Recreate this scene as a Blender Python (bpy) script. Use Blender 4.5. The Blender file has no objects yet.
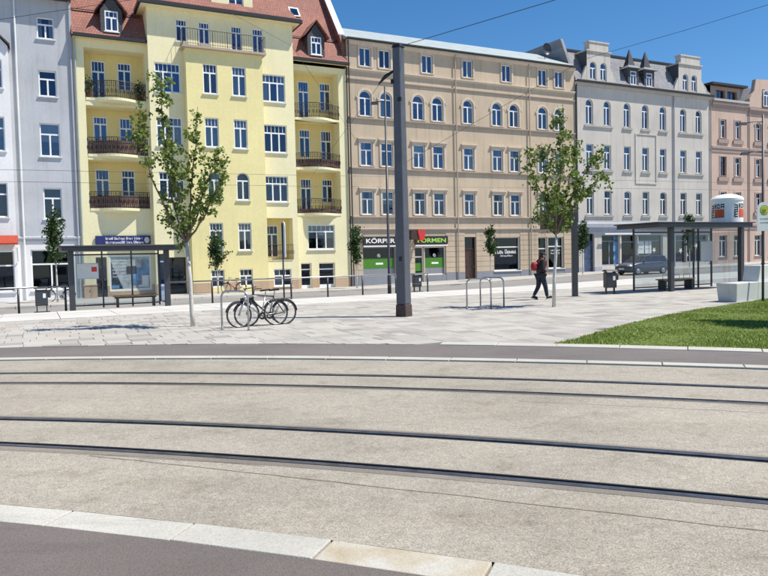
import bpy, bmesh, math, random
import numpy as np
from mathutils import Vector, Matrix
random.seed(7); rng = np.random.default_rng(7)
SC = bpy.context.scene; COL = SC.collection
R = math.radians

# ------------------------------------------------------------------ camera, sky, sun, exposure
cam = bpy.data.cameras.new('camera'); co = bpy.data.objects.new('camera', cam); COL.objects.link(co)
cam.sensor_width = 36; cam.lens = 36*700/768; cam.clip_end = 3000; cam.clip_start = .05
PITCH = math.atan(30/700); ROLL = -0.0235
co.matrix_world = Matrix.Translation((0, 0, 1.65)) @ Matrix.Rotation(R(90)-PITCH, 4, 'X') @ Matrix.Rotation(ROLL, 4, 'Z')
SC.camera = co
SUN = Vector((.5, -.08, .86)).normalized()
w = bpy.data.worlds.new('World'); SC.world = w; w.use_nodes = True
wn = w.node_tree; bg = wn.nodes['Background']
sky = wn.nodes.new('ShaderNodeTexSky'); sky.sky_type = 'NISHITA'; sky.sun_disc = False
sky.sun_elevation = math.asin(SUN.z); sky.sun_rotation = math.atan2(SUN.x, SUN.y)
sky.air_density = 1.0; sky.dust_density = .0; sky.ozone_density = 4.5; sky.altitude = 400
hs = wn.nodes.new('ShaderNodeHueSaturation'); hs.inputs['Saturation'].default_value = 1.24; wn.links.new(sky.outputs[0], hs.inputs['Color']); wn.links.new(hs.outputs[0], bg.inputs[0]); bg.inputs[1].default_value = .10
sl = bpy.data.lights.new('sun', 'SUN'); so = bpy.data.objects.new('sun', sl); COL.objects.link(so)
sl.energy = 4.9; sl.angle = R(.5); sl.color = (1, .94, .84)
so.rotation_euler = (-SUN).to_track_quat('-Z', 'Y').to_euler(); so.location = (10, 0, 30)
SC.view_settings.view_transform = 'Standard'; SC.view_settings.look = 'None'
SC.view_settings.exposure = .42; SC.view_settings.gamma = 1; SC.view_settings.use_curve_mapping = False

# ------------------------------------------------------------------ helpers
UX, UY = .8966, .4429                      # street direction; s runs along it, t away from the viewer's side
ANG = math.atan2(UY, UX); T0 = 46.0; K = T0/40.4
def W(s, t, z=0.): return Vector((UX*s - UY*t, UY*s + UX*t, z))
def ST(x, y): return UX*x + UY*y, -UY*x + UX*y
def G(s, t):
    gf = -.38 + .018*min(max(s-20, 0), 50)
    return gf*min(max((t-20)/26, 0), 1)
def fs(s): return s*K
def fz(z): return 1.65 + (z-1.65)*K

SPLIT = {'stone_course', 'plinth', 'shop_plinth', 'dormer_cheek', 'side_gutter', 'snow_guard', 'frame_rail', 'eave', 'clamp', 'flange'}
class MB:
    def __init__(self): self.v = []; self.f = []; self.m = []; self.cur = 0
    def q(self, *pts):
        n = len(self.v); self.v += [tuple(p) for p in pts]; self.f.append(tuple(range(n, n+len(pts)))); self.m.append(self.cur); return self
    def box(self, x0, x1, y0, y1, z0, z1):
        n = len(self.v)
        self.v += [(x0,y0,z0),(x1,y0,z0),(x1,y1,z0),(x0,y1,z0),(x0,y0,z1),(x1,y0,z1),(x1,y1,z1),(x0,y1,z1)]
        for f in ((0,3,2,1),(4,5,6,7),(0,1,5,4),(1,2,6,5),(2,3,7,6),(3,0,4,7)):
            self.f.append(tuple(n+i for i in f)); self.m.append(self.cur)
        return self
    def frustum(self, x0, x1, y0, y1, z0, z1, ix, iy):
        n = len(self.v)
        self.v += [(x0,y0,z0),(x1,y0,z0),(x1,y1,z0),(x0,y1,z0),(x0+ix,y0+iy,z1),(x1-ix,y0+iy,z1),(x1-ix,y1-iy,z1),(x0+ix,y1-iy,z1)]
        for f in ((0,3,2,1),(4,5,6,7),(0,1,5,4),(1,2,6,5),(2,3,7,6),(3,0,4,7)):
            self.f.append(tuple(n+i for i in f)); self.m.append(self.cur)
        return self
    def prism(self, pts, d):                  # polygon (3-D points) pushed along d
        n = len(self.v); k = len(pts); d = Vector(d)
        self.v += [tuple(p) for p in pts] + [tuple(Vector(p)+d) for p in pts]
        self.f.append(tuple(range(n, n+k))[::-1]); self.f.append(tuple(range(n+k, n+2*k))); self.m += [self.cur]*2
        for i in range(k):
            j = (i+1) % k; self.f.append((n+i, n+j, n+k+j, n+k+i)); self.m.append(self.cur)
        return self
    def tube(self, pts, r, n=8, closed=False, cap=True):
        P = [Vector(p) for p in pts]; N = len(P); rr = r if isinstance(r, (list, tuple)) else [r]*N
        base = len(self.v); ref = None
        for i, p in enumerate(P):
            a = P[i-1] if (i > 0 or closed) else p; b = P[(i+1) % N] if (i < N-1 or closed) else p
            t = (b-a); t = t.normalized() if t.length > 1e-9 else Vector((0,0,1))
            if ref is None: ref = Vector((0,0,1)) if abs(t.z) < .9 else Vector((1,0,0))
            u = t.cross(ref).normalized(); v = u.cross(t).normalized(); ref = v
            for k in range(n):
                c = math.cos(2*math.pi*k/n); s = math.sin(2*math.pi*k/n)
                self.v.append(tuple(p + (u*c+v*s)*rr[i]))
        for i in range(N if closed else N-1):
            j = (i+1) % N
            for k in range(n):
                l = (k+1) % n; self.f.append((base+i*n+k, base+i*n+l, base+j*n+l, base+j*n+k)); self.m.append(self.cur)
        if cap and not closed:
            self.f.append(tuple(base+k for k in range(n))[::-1]); self.f.append(tuple(base+(N-1)*n+k for k in range(n))); self.m += [self.cur]*2
        return self
    def lathe(self, prof, n=20, c=(0,0)):
        base = len(self.v)
        for r, z in prof:
            for k in range(n):
                a = 2*math.pi*k/n; self.v.append((c[0]+r*math.cos(a), c[1]+r*math.sin(a), z))
        for i in range(len(prof)-1):
            for k in range(n):
                l = (k+1) % n; self.f.append((base+i*n+k, base+i*n+l, base+(i+1)*n+l, base+(i+1)*n+k)); self.m.append(self.cur)
        return self
    def mesh(self, name, mats, smooth=False):
        me = bpy.data.meshes.new(name); me.from_pydata(self.v, [], self.f)
        for m in (mats if isinstance(mats, (list, tuple)) else [mats]): me.materials.append(m)
        if any(self.m): me.polygons.foreach_set('material_index', self.m)
        if smooth: me.polygons.foreach_set('use_smooth', [True]*len(self.f))
        me.update(); return me
    def build(self, name, mats, parent=None, smooth=False, off=(0,0,0), loc=None, rot=None):
        if any(off): self.v = [(a-off[0], b-off[1], c-off[2]) for a, b, c in self.v]
        if name in SPLIT:                       # separate pieces become separate parts
            par = list(range(len(self.v)))
            def root(i):
                while par[i] != i: par[i] = par[par[i]]; i = par[i]
                return i
            for f in self.f:
                for i in f[1:]: par[root(i)] = root(f[0])
            grp = {}
            for f, m in zip(self.f, self.m): grp.setdefault(root(f[0]), []).append((f, m))
            o = None
            for fl in grp.values():
                mb = MB(); ids = sorted({i for f, _ in fl for i in f}); mp = {i: k for k, i in enumerate(ids)}; mb.v = [self.v[i] for i in ids]; mb.f = [tuple(mp[i] for i in f) for f, _ in fl]; mb.m = [m for _, m in fl]
                o = link(name, mb.mesh(name, mats, smooth), parent, loc, rot)
            return o
        return link(name, self.mesh(name, mats, smooth), parent, loc, rot)

def link(name, me, parent=None, loc=None, rot=None):
    o = bpy.data.objects.new(name, me); COL.objects.link(o)
    if parent is not None: o.parent = parent
    if loc is not None: o.location = loc
    if rot is not None: o.rotation_euler = rot
    return o
def tag(o, label, cat, group=None):
    o['label'] = label; o['category'] = cat
    if group: o['group'] = group
    return o
def struct(o, kind='structure'): o['kind'] = kind; return o
def thing(name, label, cat, loc=(0,0,0), rotz=0, group=None):
    o = link(name, None, None, loc, (0,0,rotz)); return tag(o, label, cat, group)
KIDS = {}
def copy_tree(o, parent=None):
    c = o.copy(); COL.objects.link(c)
    if parent is not None: c.parent = parent
    for ch in [x for x in bpy.data.objects if x.parent == o]: copy_tree(ch, c)
    return c
def bevel(o, wd, seg=2):
    m = o.modifiers.new('bevel', 'BEVEL'); m.width = wd; m.segments = seg; m.limit_method = 'ANGLE'; m.angle_limit = R(40); return o

# ------------------------------------------------------------------ materials
def newmat(name):
    m = bpy.data.materials.new(name); m.use_nodes = True
    nt = m.node_tree; return m, nt, nt.nodes['Principled BSDF']
def nd(nt, t, **kw):
    n = nt.nodes.new(t)
    for k, v in kw.items():
        if k.startswith('i_'): n.inputs[k[2:]].default_value = v
        else: setattr(n, k, v)
    return n
def coords(nt, scale=(1,1,1), kind='Object'):
    tc = nd(nt, 'ShaderNodeTexCoord'); mp = nd(nt, 'ShaderNodeMapping'); mp.inputs['Scale'].default_value = scale
    nt.links.new(tc.outputs[kind], mp.inputs[0]); return mp.outputs[0]
def ramp(nt, src, stops):
    r = nd(nt, 'ShaderNodeValToRGB'); e = r.color_ramp.elements
    while len(e) < len(stops): e.new(.5)
    for el, (p, c) in zip(e, stops): el.position = p; el.color = (*c, 1) if len(c) == 3 else c
    nt.links.new(src, r.inputs[0]); return r.outputs[0]
def mixc(nt, fac, a, b, mode='MIX'):
    m = nd(nt, 'ShaderNodeMix', data_type='RGBA', blend_type=mode)
    for s, v in ((m.inputs[0], fac), (m.inputs[6], a), (m.inputs[7], b)):
        if isinstance(v, (int, float)): s.default_value = v
        elif isinstance(v, tuple): s.default_value = (*v, 1)
        else: nt.links.new(v, s)
    return m.outputs[2]
def noise(nt, vec, scale, detail=4, rough=.55):
    n = nd(nt, 'ShaderNodeTexNoise'); n.inputs['Scale'].default_value = scale; n.inputs['Detail'].default_value = detail; n.inputs['Roughness'].default_value = rough
    nt.links.new(vec, n.inputs['Vector']); return n.outputs[0]
def bump(nt, p, h, strength=.3, dist=.02):
    b = nd(nt, 'ShaderNodeBump'); b.inputs['Strength'].default_value = strength; b.inputs['Distance'].default_value = dist
    nt.links.new(h, b.inputs['Height']); nt.links.new(b.outputs[0], p.inputs['Normal'])
def scl(c, k): return tuple(min(1, x*k) for x in c)

def flat(name, c, rough=.6, metal=0., spec=.5, var=.12, sc=6.):
    m, nt, p = newmat(name); p.inputs['Roughness'].default_value = rough; p.inputs['Metallic'].default_value = metal; p.inputs['Specular IOR Level'].default_value = spec
    n = noise(nt, coords(nt), sc); col = ramp(nt, n, [(.3, scl(c, 1-var)), (.7, scl(c, 1+var))])
    nt.links.new(col, p.inputs['Base Color']); return m
def plaster(name, c, dirt=.20, streak=.16):
    m, nt, p = newmat(name); p.inputs['Roughness'].default_value = .88; p.inputs['Specular IOR Level'].default_value = .25
    v = coords(nt); n1 = noise(nt, v, .35, 5); a = ramp(nt, n1, [(.3, scl(c, 1-dirt*.6)), (.68, scl(c, 1.04))])
    n2 = noise(nt, coords(nt, (2.2, 2.2, .12)), 1.6, 6, .65); st = ramp(nt, n2, [(.52, (1,1,1)), (.78, (1-streak*1.2, 1-streak*1.3, 1-streak*1.4))])
    a = mixc(nt, 1.0, a, st, 'MULTIPLY')
    n4 = noise(nt, v, 9, 3); a = mixc(nt, 1.0, a, ramp(nt, n4, [(.3, (.95,.95,.95)), (.7, (1.03,1.03,1.03))]), 'MULTIPLY')
    nt.links.new(a, p.inputs['Base Color']); n3 = noise(nt, v, 45, 3); bump(nt, p, n3, .35, .01); return m
def speck(name, c, sp=.35, scale=60, big=.12, rough=.9):        # asphalt, exposed aggregate, concrete
    m, nt, p = newmat(name); p.inputs['Roughness'].default_value = rough; p.inputs['Specular IOR Level'].default_value = .3
    v = coords(nt, kind='Object'); n1 = noise(nt, v, scale, 2, .7); a = ramp(nt, n1, [(.32, scl(c, 1-sp)), (.5, c), (.68, scl(c, 1+sp*.8))])
    n2 = noise(nt, v, .55, 6, .6); a = mixc(nt, 1.0, a, ramp(nt, n2, [(.3, (1-big,)*3), (.7, (1+big*.5,)*3)]), 'MULTIPLY')
    n3 = noise(nt, coords(nt, (.5, 2.5, 1)), 1.2, 5, .65); a = mixc(nt, 1.0, a, ramp(nt, n3, [(.56, (1,1,1)), (.74, (1-big*1.1,)*3)]), 'MULTIPLY')
    nt.links.new(a, p.inputs['Base Color']); bump(nt, p, n1, .5, .008); return m
def stained(name):
    m, nt, p = newmat(name); p.inputs['Roughness'].default_value = .9; v = coords(nt)
    a = ramp(nt, noise(nt, v, 2.4, 6, .65), [(.40, (.47,.455,.405)), (.54, (.43,.385,.30)), (.70, (.37,.305,.205))]); a = mixc(nt, 1., a, ramp(nt, noise(nt, v, 80, 2), [(.3, (.85,.85,.85)), (.7, (1.1,1.1,1.1))]), 'MULTIPLY')
    nt.links.new(a, p.inputs['Base Color']); return m
def bedmat(name, c):
    m, nt, p = newmat(name); p.inputs['Roughness'].default_value = .92; p.inputs['Specular IOR Level'].default_value = .25
    v = coords(nt); vo = nd(nt, 'ShaderNodeTexVoronoi'); vo.inputs['Scale'].default_value = 150; nt.links.new(v, vo.inputs['Vector'])
    sx = nd(nt, 'ShaderNodeSeparateColor'); nt.links.new(vo.outputs['Color'], sx.inputs[0])
    a = ramp(nt, sx.outputs[0], [(0, scl(c, .62)), (.35, scl(c, .92)), (.7, scl(c, 1.08)), (1, scl(c, 1.42))])
    def mul(a, n, st): return mixc(nt, 1.0, a, ramp(nt, n, st), 'MULTIPLY')
    a = mul(a, noise(nt, v, .45, 7, .6), [(.28, (.76,.75,.74)), (.5, (1,1,1)), (.72, (1.14,1.14,1.14))])
    a = mul(a, noise(nt, coords(nt, (.35, 1.6, 1)), 1.1, 6, .65), [(.5, (1,1,1)), (.66, (.90,.89,.87)), (.78, (.74,.72,.69))])
    a = mul(a, noise(nt, v, 2.6, 5, .7), [(.54, (1,1,1)), (.66, (.84,.83,.81)), (.78, (.60,.58,.55))])
    a = mul(a, noise(nt, v, 14, 3, .6), [(.3, (.9,.9,.9)), (.7, (1.08,1.07,1.06))])
    nt.links.new(a, p.inputs['Base Color']); bump(nt, p, vo.outputs['Distance'], -.35, .006); return m
def glass(name, base=.16, tint=(.03,.035,.04)):
    m = bpy.data.materials.new(name); m.use_nodes = True; nt = m.node_tree; nt.nodes.clear()
    o = nd(nt, 'ShaderNodeOutputMaterial'); mx = nd(nt, 'ShaderNodeMixShader'); tr = nd(nt, 'ShaderNodeBsdfTransparent'); gl = nd(nt, 'ShaderNodeBsdfGlossy')
    tr.inputs[0].default_value = (.62, .68, .70, 1); gl.inputs['Roughness'].default_value = .015; gl.inputs[0].default_value = (.62,.74,1,1)
    fr = nd(nt, 'ShaderNodeFresnel'); fr.inputs[0].default_value = 1.5
    ad = nd(nt, 'ShaderNodeMath', operation='ADD'); ad.inputs[1].default_value = base; ad.use_clamp = True
    n = noise(nt, coords(nt), .9, 2); b = nd(nt, 'ShaderNodeBump'); b.inputs['Strength'].default_value = .03; b.inputs['Distance'].default_value = .05
    nt.links.new(n, b.inputs['Height']); nt.links.new(b.outputs[0], gl.inputs['Normal'])
    nt.links.new(fr.outputs[0], ad.inputs[0]); nt.links.new(ad.outputs[0], mx.inputs[0]); nt.links.new(tr.outputs[0], mx.inputs[1]); nt.links.new(gl.outputs[0], mx.inputs[2]); nt.links.new(mx.outputs[0], o.inputs[0])
    return m
def leafmat(name, c1, c2):
    m, nt, p = newmat(name); p.inputs['Roughness'].default_value = .5; p.inputs['Specular IOR Level'].default_value = .35
    g = nd(nt, 'ShaderNodeNewGeometry'); col = ramp(nt, g.outputs['Random Per Island'], [(0, c1), (1, c2)])
    nt.links.new(col, p.inputs['Base Color'])
    out = nt.nodes['Material Output']; mx = nd(nt, 'ShaderNodeMixShader'); mx.inputs[0].default_value = .28; tl = nd(nt, 'ShaderNodeBsdfTranslucent')
    nt.links.new(col, tl.inputs[0]); nt.links.new(p.outputs[0], mx.inputs[1]); nt.links.new(tl.outputs[0], mx.inputs[2]); nt.links.new(mx.outputs[0], out.inputs[0]); return m
def tiles(name, c, rows=3.0, cols=4.0):
    m, nt, p = newmat(name); p.inputs['Roughness'].default_value = .8
    v = coords(nt); b = nd(nt, 'ShaderNodeTexBrick'); b.inputs['Scale'].default_value = 1; b.inputs['Brick Width'].default_value = .17; b.inputs['Row Height'].default_value = .2
    b.inputs['Color1'].default_value = (*scl(c, .85), 1); b.inputs['Color2'].default_value = (*scl(c, 1.15), 1); b.inputs['Mortar'].default_value = (*scl(c, .6), 1); b.inputs['Mortar Size'].default_value = .02
    mp = nd(nt, 'ShaderNodeMapping'); tc = nd(nt, 'ShaderNodeTexCoord'); sx = nd(nt, 'ShaderNodeSeparateXYZ'); cx = nd(nt, 'ShaderNodeCombineXYZ')
    nt.links.new(tc.outputs['Object'], sx.inputs[0]); nt.links.new(sx.outputs[0], cx.inputs[0]); nt.links.new(sx.outputs[2], cx.inputs[1]); nt.links.new(cx.outputs[0], b.inputs['Vector'])
    n = noise(nt, v, .8, 5); a = mixc(nt, 1., b.outputs[0], ramp(nt, n, [(.3, (.78,.78,.8)), (.7, (1.1,1.08,1.05))]), 'MULTIPLY')
    nt.links.new(a, p.inputs['Base Color']); bump(nt, p, b.outputs['Fac'], -.5, .03); return m

M = {}
M['white_frame'] = flat('white_frame', (.82,.82,.81), .4, var=.04)
M['glass'] = glass('glass', .13); M['glass_dim_reflection'] = glass('glass_dim_reflection', .03); M['glass_mid'] = glass('glass_mid', .075); M['shopglass'] = glass('shopglass', .012); M['shelterglass'] = glass('shelterglass', .03)
M['room'] = flat('room', (.022,.021,.022), .9, var=.3, sc=2); M['curtain'] = flat('curtain', (.52,.52,.51), .9, var=.12, sc=9)
M['curtain_dark'] = flat('curtain_dark', (.20,.19,.2), .9, var=.2, sc=9)
M['grey'] = plaster('grey_plaster', (.51,.525,.555), .28, .24); M['offwhite'] = plaster('offwhite_plaster', (.80,.80,.80)); M['trimwhite'] = plaster('trim_white', (.76,.77,.78))
M['yellow'] = plaster('yellow_plaster', (.83,.735,.37), .12, .06); M['cream'] = plaster('cream_plaster', (.83,.765,.49), .12, .06); M['sand'] = plaster('sand_plinth', (.52,.38,.26)); M['loggia'] = plaster('loggia_plaster', (.80,.66,.30), .12, .06)
M['tan'] = plaster('tan_plaster', (.575,.465,.34), .28, .24); M['tantrim'] = plaster('tan_trim', (.64,.55,.45)); M['tanband'] = plaster('tan_band', (.46,.385,.32)); M['greyplinth'] = plaster('grey_plinth', (.26,.275,.31))
M['white'] = plaster('white_plaster', (.60,.565,.51), .28, .24); M['whitetrim'] = plaster('white_trim', (.47,.45,.42)); M['shopgrey'] = plaster('shop_grey', (.38,.40,.46))
M['pink'] = plaster('pink_plaster', (.60,.455,.375), .28, .24); M['pinktrim'] = plaster('pink_trim', (.40,.31,.27))
M['redtile'] = tiles('red_roof_tile', (.30,.125,.095)); M['slate'] = tiles('slate', (.075,.08,.092)); M['palelslate'] = tiles('pale_slate', (.24,.25,.27))
M['zinc'] = flat('zinc_roof', (.40,.45,.44), .5, .2, var=.12, sc=1.5); M['gutter'] = flat('gutter', (.035,.033,.035), .5); M['brick'] = tiles('brick_wall', (.26,.13,.085))
M['iron'] = flat('wrought_iron', (.030,.026,.027), .5, .3); M['rust'] = flat('rust_paint', (.07,.045,.04), .75, var=.3, sc=14)
M['brown'] = flat('brown_screen', (.22,.13,.10), .85, var=.35, sc=12)
M['anthracite'] = flat('anthracite_steel', (.055,.057,.066), .42, .35, var=.1); M['mast'] = flat('mast_paint', (.095,.10,.118), .5, .1, var=.12, sc=3)
M['steel'] = flat('galvanised', (.42,.43,.44), .38, .8, var=.12, sc=20); M['railhead'] = flat('rail_steel', (.13,.135,.15), .42, .7, var=.35, sc=8); M['rubber'] = flat('rubber', (.02,.019,.02), .7)
M['asphalt'] = speck('asphalt', (.150,.130,.119), .24, 90, .2); M['path'] = speck('path_asphalt', (.165,.147,.139), .16, 80, .18); M['road'] = speck('road_asphalt', (.26,.25,.24), .15, 40, .18)
M['bed'] = bedmat('aggregate', (.325,.297,.248)); M['kerb'] = speck('kerb_concrete', (.47,.455,.405), .14, 70, .2); M['kerbstain'] = stained('kerb_stained')
M['platform'] = speck('platform_concrete', (.55,.535,.50), .06, 50, .10); M['foot'] = speck('footway', (.42,.40,.37), .14, 30, .16); M['concrete'] = speck('cast_concrete', (.60,.60,.585), .07, 50, .14, .8)
M['seal'] = speck('rail_seal', (.23,.205,.175), .3, 80, .35); M['joint'] = flat('joint', (.16,.14,.12), .95, var=.3, sc=20); M['tar'] = flat('tar', (.235,.205,.165), .9, var=.3, sc=9); M['soil'] = flat('soil', (.10,.085,.05), .95, var=.3)
for i, c in enumerate(((.435,.415,.375),(.40,.38,.345),(.36,.34,.31),(.31,.29,.27),(.42,.38,.335))): M['paver%d'%i] = speck('paver%d'%i, c, .07, 60, .10)
M['rucksack0'] = flat('dark_red', (.16,.02,.025), .5); M['awningred'] = flat('awning_red', (.36,.045,.02), .8); M['orange'] = flat('orange_red', (.62,.09,.03), .5); M['black'] = flat('black', (.012,.012,.013), .5); M['tyre'] = flat('tyre', (.018,.018,.019), .8); M['wood'] = flat('bench_wood', (.46,.24,.09), .5, var=.25, sc=10)
M['paper'] = flat('paper', (.72,.75,.76), .6, var=.04); M['red'] = flat('red', (.62,.04,.03), .5, var=.08); M['green'] = flat('print_green', (.06,.21,.015), .6, var=.1); M['textgreen'] = flat('text_green', (.38,.72,.10), .5, var=.04)
M['textwhite'] = flat('text_white', (.85,.85,.83), .5, var=.03); M['signdark'] = flat('sign_dark', (.03,.02,.022), .5); M['blue'] = flat('banner_blue', (.015,.022,.13), .6, var=.25, sc=2.5)
M['doorbrown'] = flat('door_brown', (.06,.030,.022), .5, var=.25); M['doorblue'] = flat('door_blue', (.055,.085,.15), .5, var=.3, sc=3); M['yellowsign'] = flat('sign_yellow', (.75,.60,.05), .5); M['greensign'] = flat('sign_green', (.02,.25,.08), .5)
M['leaf'] = leafmat('leaf', (.07,.115,.02), (.26,.34,.07)); M['leafdark'] = leafmat('leaf_dark', (.022,.055,.016), (.065,.12,.03)); M['grass'] = leafmat('grass_blade', (.10,.17,.018), (.30,.36,.07))
M['palebark'] = flat('pale_bark', (.56,.53,.48), .85, var=.2, sc=18); M['bark'] = flat('bark', (.16,.12,.085), .9, var=.25, sc=18)
M['printblue'] = flat('poster_blue', (.10,.24,.42), .5, var=.6, sc=2.2); M['printgrey'] = flat('poster_grey', (.36,.40,.42), .5, var=.4, sc=3)

# ------------------------------------------------------------------ ground
def strip(name, pts, mat, thick=.0, parent=None):     # pts: list of (left point, right point)
    mb = MB()
    for (a, b), (c, d) in zip(pts[:-1], pts[1:]): mb.q(a, b, d, c)
    return mb.build(name, mat, parent)
mb = MB()
ss = [-400,-120,-60,-30,-15,-5,0,5,10,15,20,25,30,40,50,60,70,90,140,400]; tt = [-400,-100,-40,-10,10,20,26,32,38,46,60,120,400]
for i in range(len(ss)-1):
    for j in range(len(tt)-1):
        mb.q(*[tuple(W(ss[a], tt[b], G(ss[a], tt[b])-.14)) for a, b in ((i,j),(i+1,j),(i+1,j+1),(i,j+1))])
struct(mb.build('ground', M['foot']))

def fit(pts):
    p = np.polyfit([a for a, b in pts], [b for a, b in pts], 2); return p
XL, XR = -9., 8.
def curve(p, x):
    f = lambda x: p[0]*x*x+p[1]*x+p[2]; d = lambda x: 2*p[0]*x+p[1]
    if x < XL: return f(XL)+d(XL)*(x-XL)
    if x > XR: return f(XR)+d(XR)*(x-XR)
    return f(x)
C_R1 = fit([(-4.25,7.63),(-2,7.13),(-.03,6.6),(1.62,5.97),(3,5.46)]); C_R2 = fit([(-3.66,6.54),(-2.64,6.28),(-1.7,6.02),(-.03,5.52),(1.35,4.99),(2.5,4.56)])
C_R3 = fit([(-6.04,10.9),(-2.91,10.45),(-.03,9.86),(2.47,9.04),(4.57,8.31)]); C_R4 = fit([(-5.55,10.0),(-2.66,9.53),(-.03,8.94),(2.23,8.17),(4.12,7.49)])
C_KA = fit([(-6.85,12.38),(-3.31,11.92),(-.03,11.39),(2.86,10.45),(5.26,9.57)]); C_KB = C_KA + np.array([0,0,.34]); C_PT = fit([(-7.76,14.15),(-3.87,13.96),(-.03,13.31),(3.33,12.17),(6.07,11.05)])
C_NT = fit([(-2.73,4.85),(-1.97,4.63),(-1.26,4.41),(-.62,4.19),(-.03,3.96),(.54,3.73),(1.03,3.55)]); C_NB = C_NT + np.array([0,0,-.285])
XS = [-16+.5*i for i in range(65)]
ZB = -.014
def P(c, x, off=0., z=0.):
    y = curve(c, x); d = (curve(c, x+.01)-curve(c, x-.01))/.02; n = Vector((-d, 1, 0)).normalized()
    return (x+n.x*off, y+n.y*off, z)
HW = .075
bedmb = MB()
edges = [(C_NT, 0.), (C_R2, -HW), (C_R2, HW), (C_R1, -HW), (C_R1, HW), (C_R4, -HW), (C_R4, HW), (C_R3, -HW), (C_R3, HW), (C_KA, 0.)]
for k in range(0, 10, 2):
    (ca, oa), (cb, ob) = edges[k], edges[k+1]
    for x0, x1 in zip(XS[:-1], XS[1:]):
        bedmb.q(P(ca, x0, oa, ZB), P(ca, x1, oa, ZB), P(cb, x1, ob, ZB), P(cb, x0, ob, ZB))
bed = struct(bedmb.build('tram_bed', M['bed']))
def rail(c, gauge):            # gauge = +1: groove on the far side
    prof = [(-HW, ZB, 1), (-.062, ZB-.003, 1), (-.058, ZB+.002, 0), (.006, ZB+.002, 0), (.010, ZB-.045, 1), (.046, ZB-.045, 1), (.050, ZB+.000, 1), (HW, ZB, 0)]
    prof = [(o*gauge, z, m) for o, z, m in prof]; mb = MB()
    for (o0, z0, m0), (o1, z1, _) in zip(prof[:-1], prof[1:]):
        mb.cur = m0
        for x0, x1 in zip(XS[:-1], XS[1:]):
            q = [P(c, x0, o0, z0), P(c, x1, o0, z0), P(c, x1, o1, z1), P(c, x0, o1, z1)]
            mb.q(*(q if gauge > 0 else q[::-1]))
    return mb.build('rail', [M['railhead'], M['rubber']], bed)
for c_, o0, o1 in ((C_R2, -.17, -HW-.001), (C_R1, HW+.001, .13), (C_R4, -.12, -HW-.001), (C_R3, HW+.001, .10)):
    mb = MB()
    for x0, x1 in zip(XS[:-1], XS[1:]): mb.q(P(c_, x0, o0, ZB+.002), P(c_, x1, o0, ZB+.002), P(c_, x1, o1, ZB+.002), P(c_, x0, o1, ZB+.002))
    mb.build('sealing_strip', M['seal'], bed)
rail(C_R2, 1); rail(C_R1, -1); rail(C_R4, 1); rail(C_R3, -1)
def seam(c, w_, x0, x1, name='seam', z=ZB+.003, mat='tar'):
    n = 24; mb = MB(); xs = [x0+(x1-x0)*i/n for i in range(n+1)]
    j = [random.uniform(-.012, .012) for _ in xs]
    for i in range(n): mb.q(P(c, xs[i], j[i]-w_, z), P(c, xs[i+1], j[i+1]-w_, z), P(c, xs[i+1], j[i+1]+w_, z), P(c, xs[i], j[i]+w_, z))
    return mb.build(name, M[mat], bed)
seam(fit([(-1.6,5.65),(-.03,5.03),(1.21,4.48),(2.23,4.06)]), .006, -2.6, 3.2)
seam(C_R2+np.array([0,0,-.20]), .004, -6, -1.0); seam(C_R4+np.array([0,0,-.55]), .004, 1.5, 6)
def kerbrun(root, c0, off0, off1, z0, z1, L, x0, x1, mat, gap=.006, shift=0., special=None):
    x = x0+shift; i = 0
    while x < x1:
        mb = MB(); a = x+gap; b = x+L-gap
        p = [P(c0, a, off0, z0), P(c0, b, off0, z0), P(c0, b, off1, z0), P(c0, a, off1, z0)]
        dz = random.uniform(-.0025, .0025); mb.prism(p, (0, 0, z1-z0+dz))
        o = mb.build('kerb_stone', M['kerbstain'] if special is not None and abs(x-special) < .3 else M[mat], root); bevel(o, .008)
        x += L; i += 1
near = struct(strip('kerb', [(P(C_NT, x, -.29, ZB-.04), P(C_NT, x, 0, ZB-.04)) for x in XS], M['joint'])); kerbrun(near, C_NT, -.275, -.003, ZB-.1, ZB+.006, .9, -8.44, 7., 'kerb', special=-.34)
ka = struct(strip('kerb', [(P(C_KA, x, -.02, ZB-.03), P(C_KA, x, .33, ZB-.03)) for x in XS], M['joint'])); kerbrun(ka, C_KA, .018, .27, ZB-.06, .012, 1.0, -13.2, 12.5, 'kerb', shift=.2)
def sheet(name, c0, o0, c1, o1, z, mat, xs=XS):
    mb = MB()
    for x0, x1 in zip(xs[:-1], xs[1:]): mb.q(P(c0, x0, o0, z), P(c0, x1, o0, z), P(c1, x1, o1, z), P(c1, x0, o1, z))
    return struct(mb.build(name, mat))
sheet('bicycle_path', C_KA, .275, C_PT, 0, .006, M['path'])
mb = MB()
for x0, x1 in zip(XS[:-1], XS[1:]): mb.q((x0, -12, ZB), (x1, -12, ZB), P(C_NT, x1, -.275, ZB), P(C_NT, x0, -.275, ZB))
struct(mb.build('asphalt_pavement', M['asphalt']))
# lawn edge kerb (right of the plaza tip)
kb = struct(strip('kerb', [(P(C_PT, x, .01, -.03), P(C_PT, x, .38, -.03)) for x in XS if x > .9], M['joint'])); kerbrun(kb, C_PT, .004, .40, -.05, .02, 1.0, 1.0, 13, 'kerb')

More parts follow.
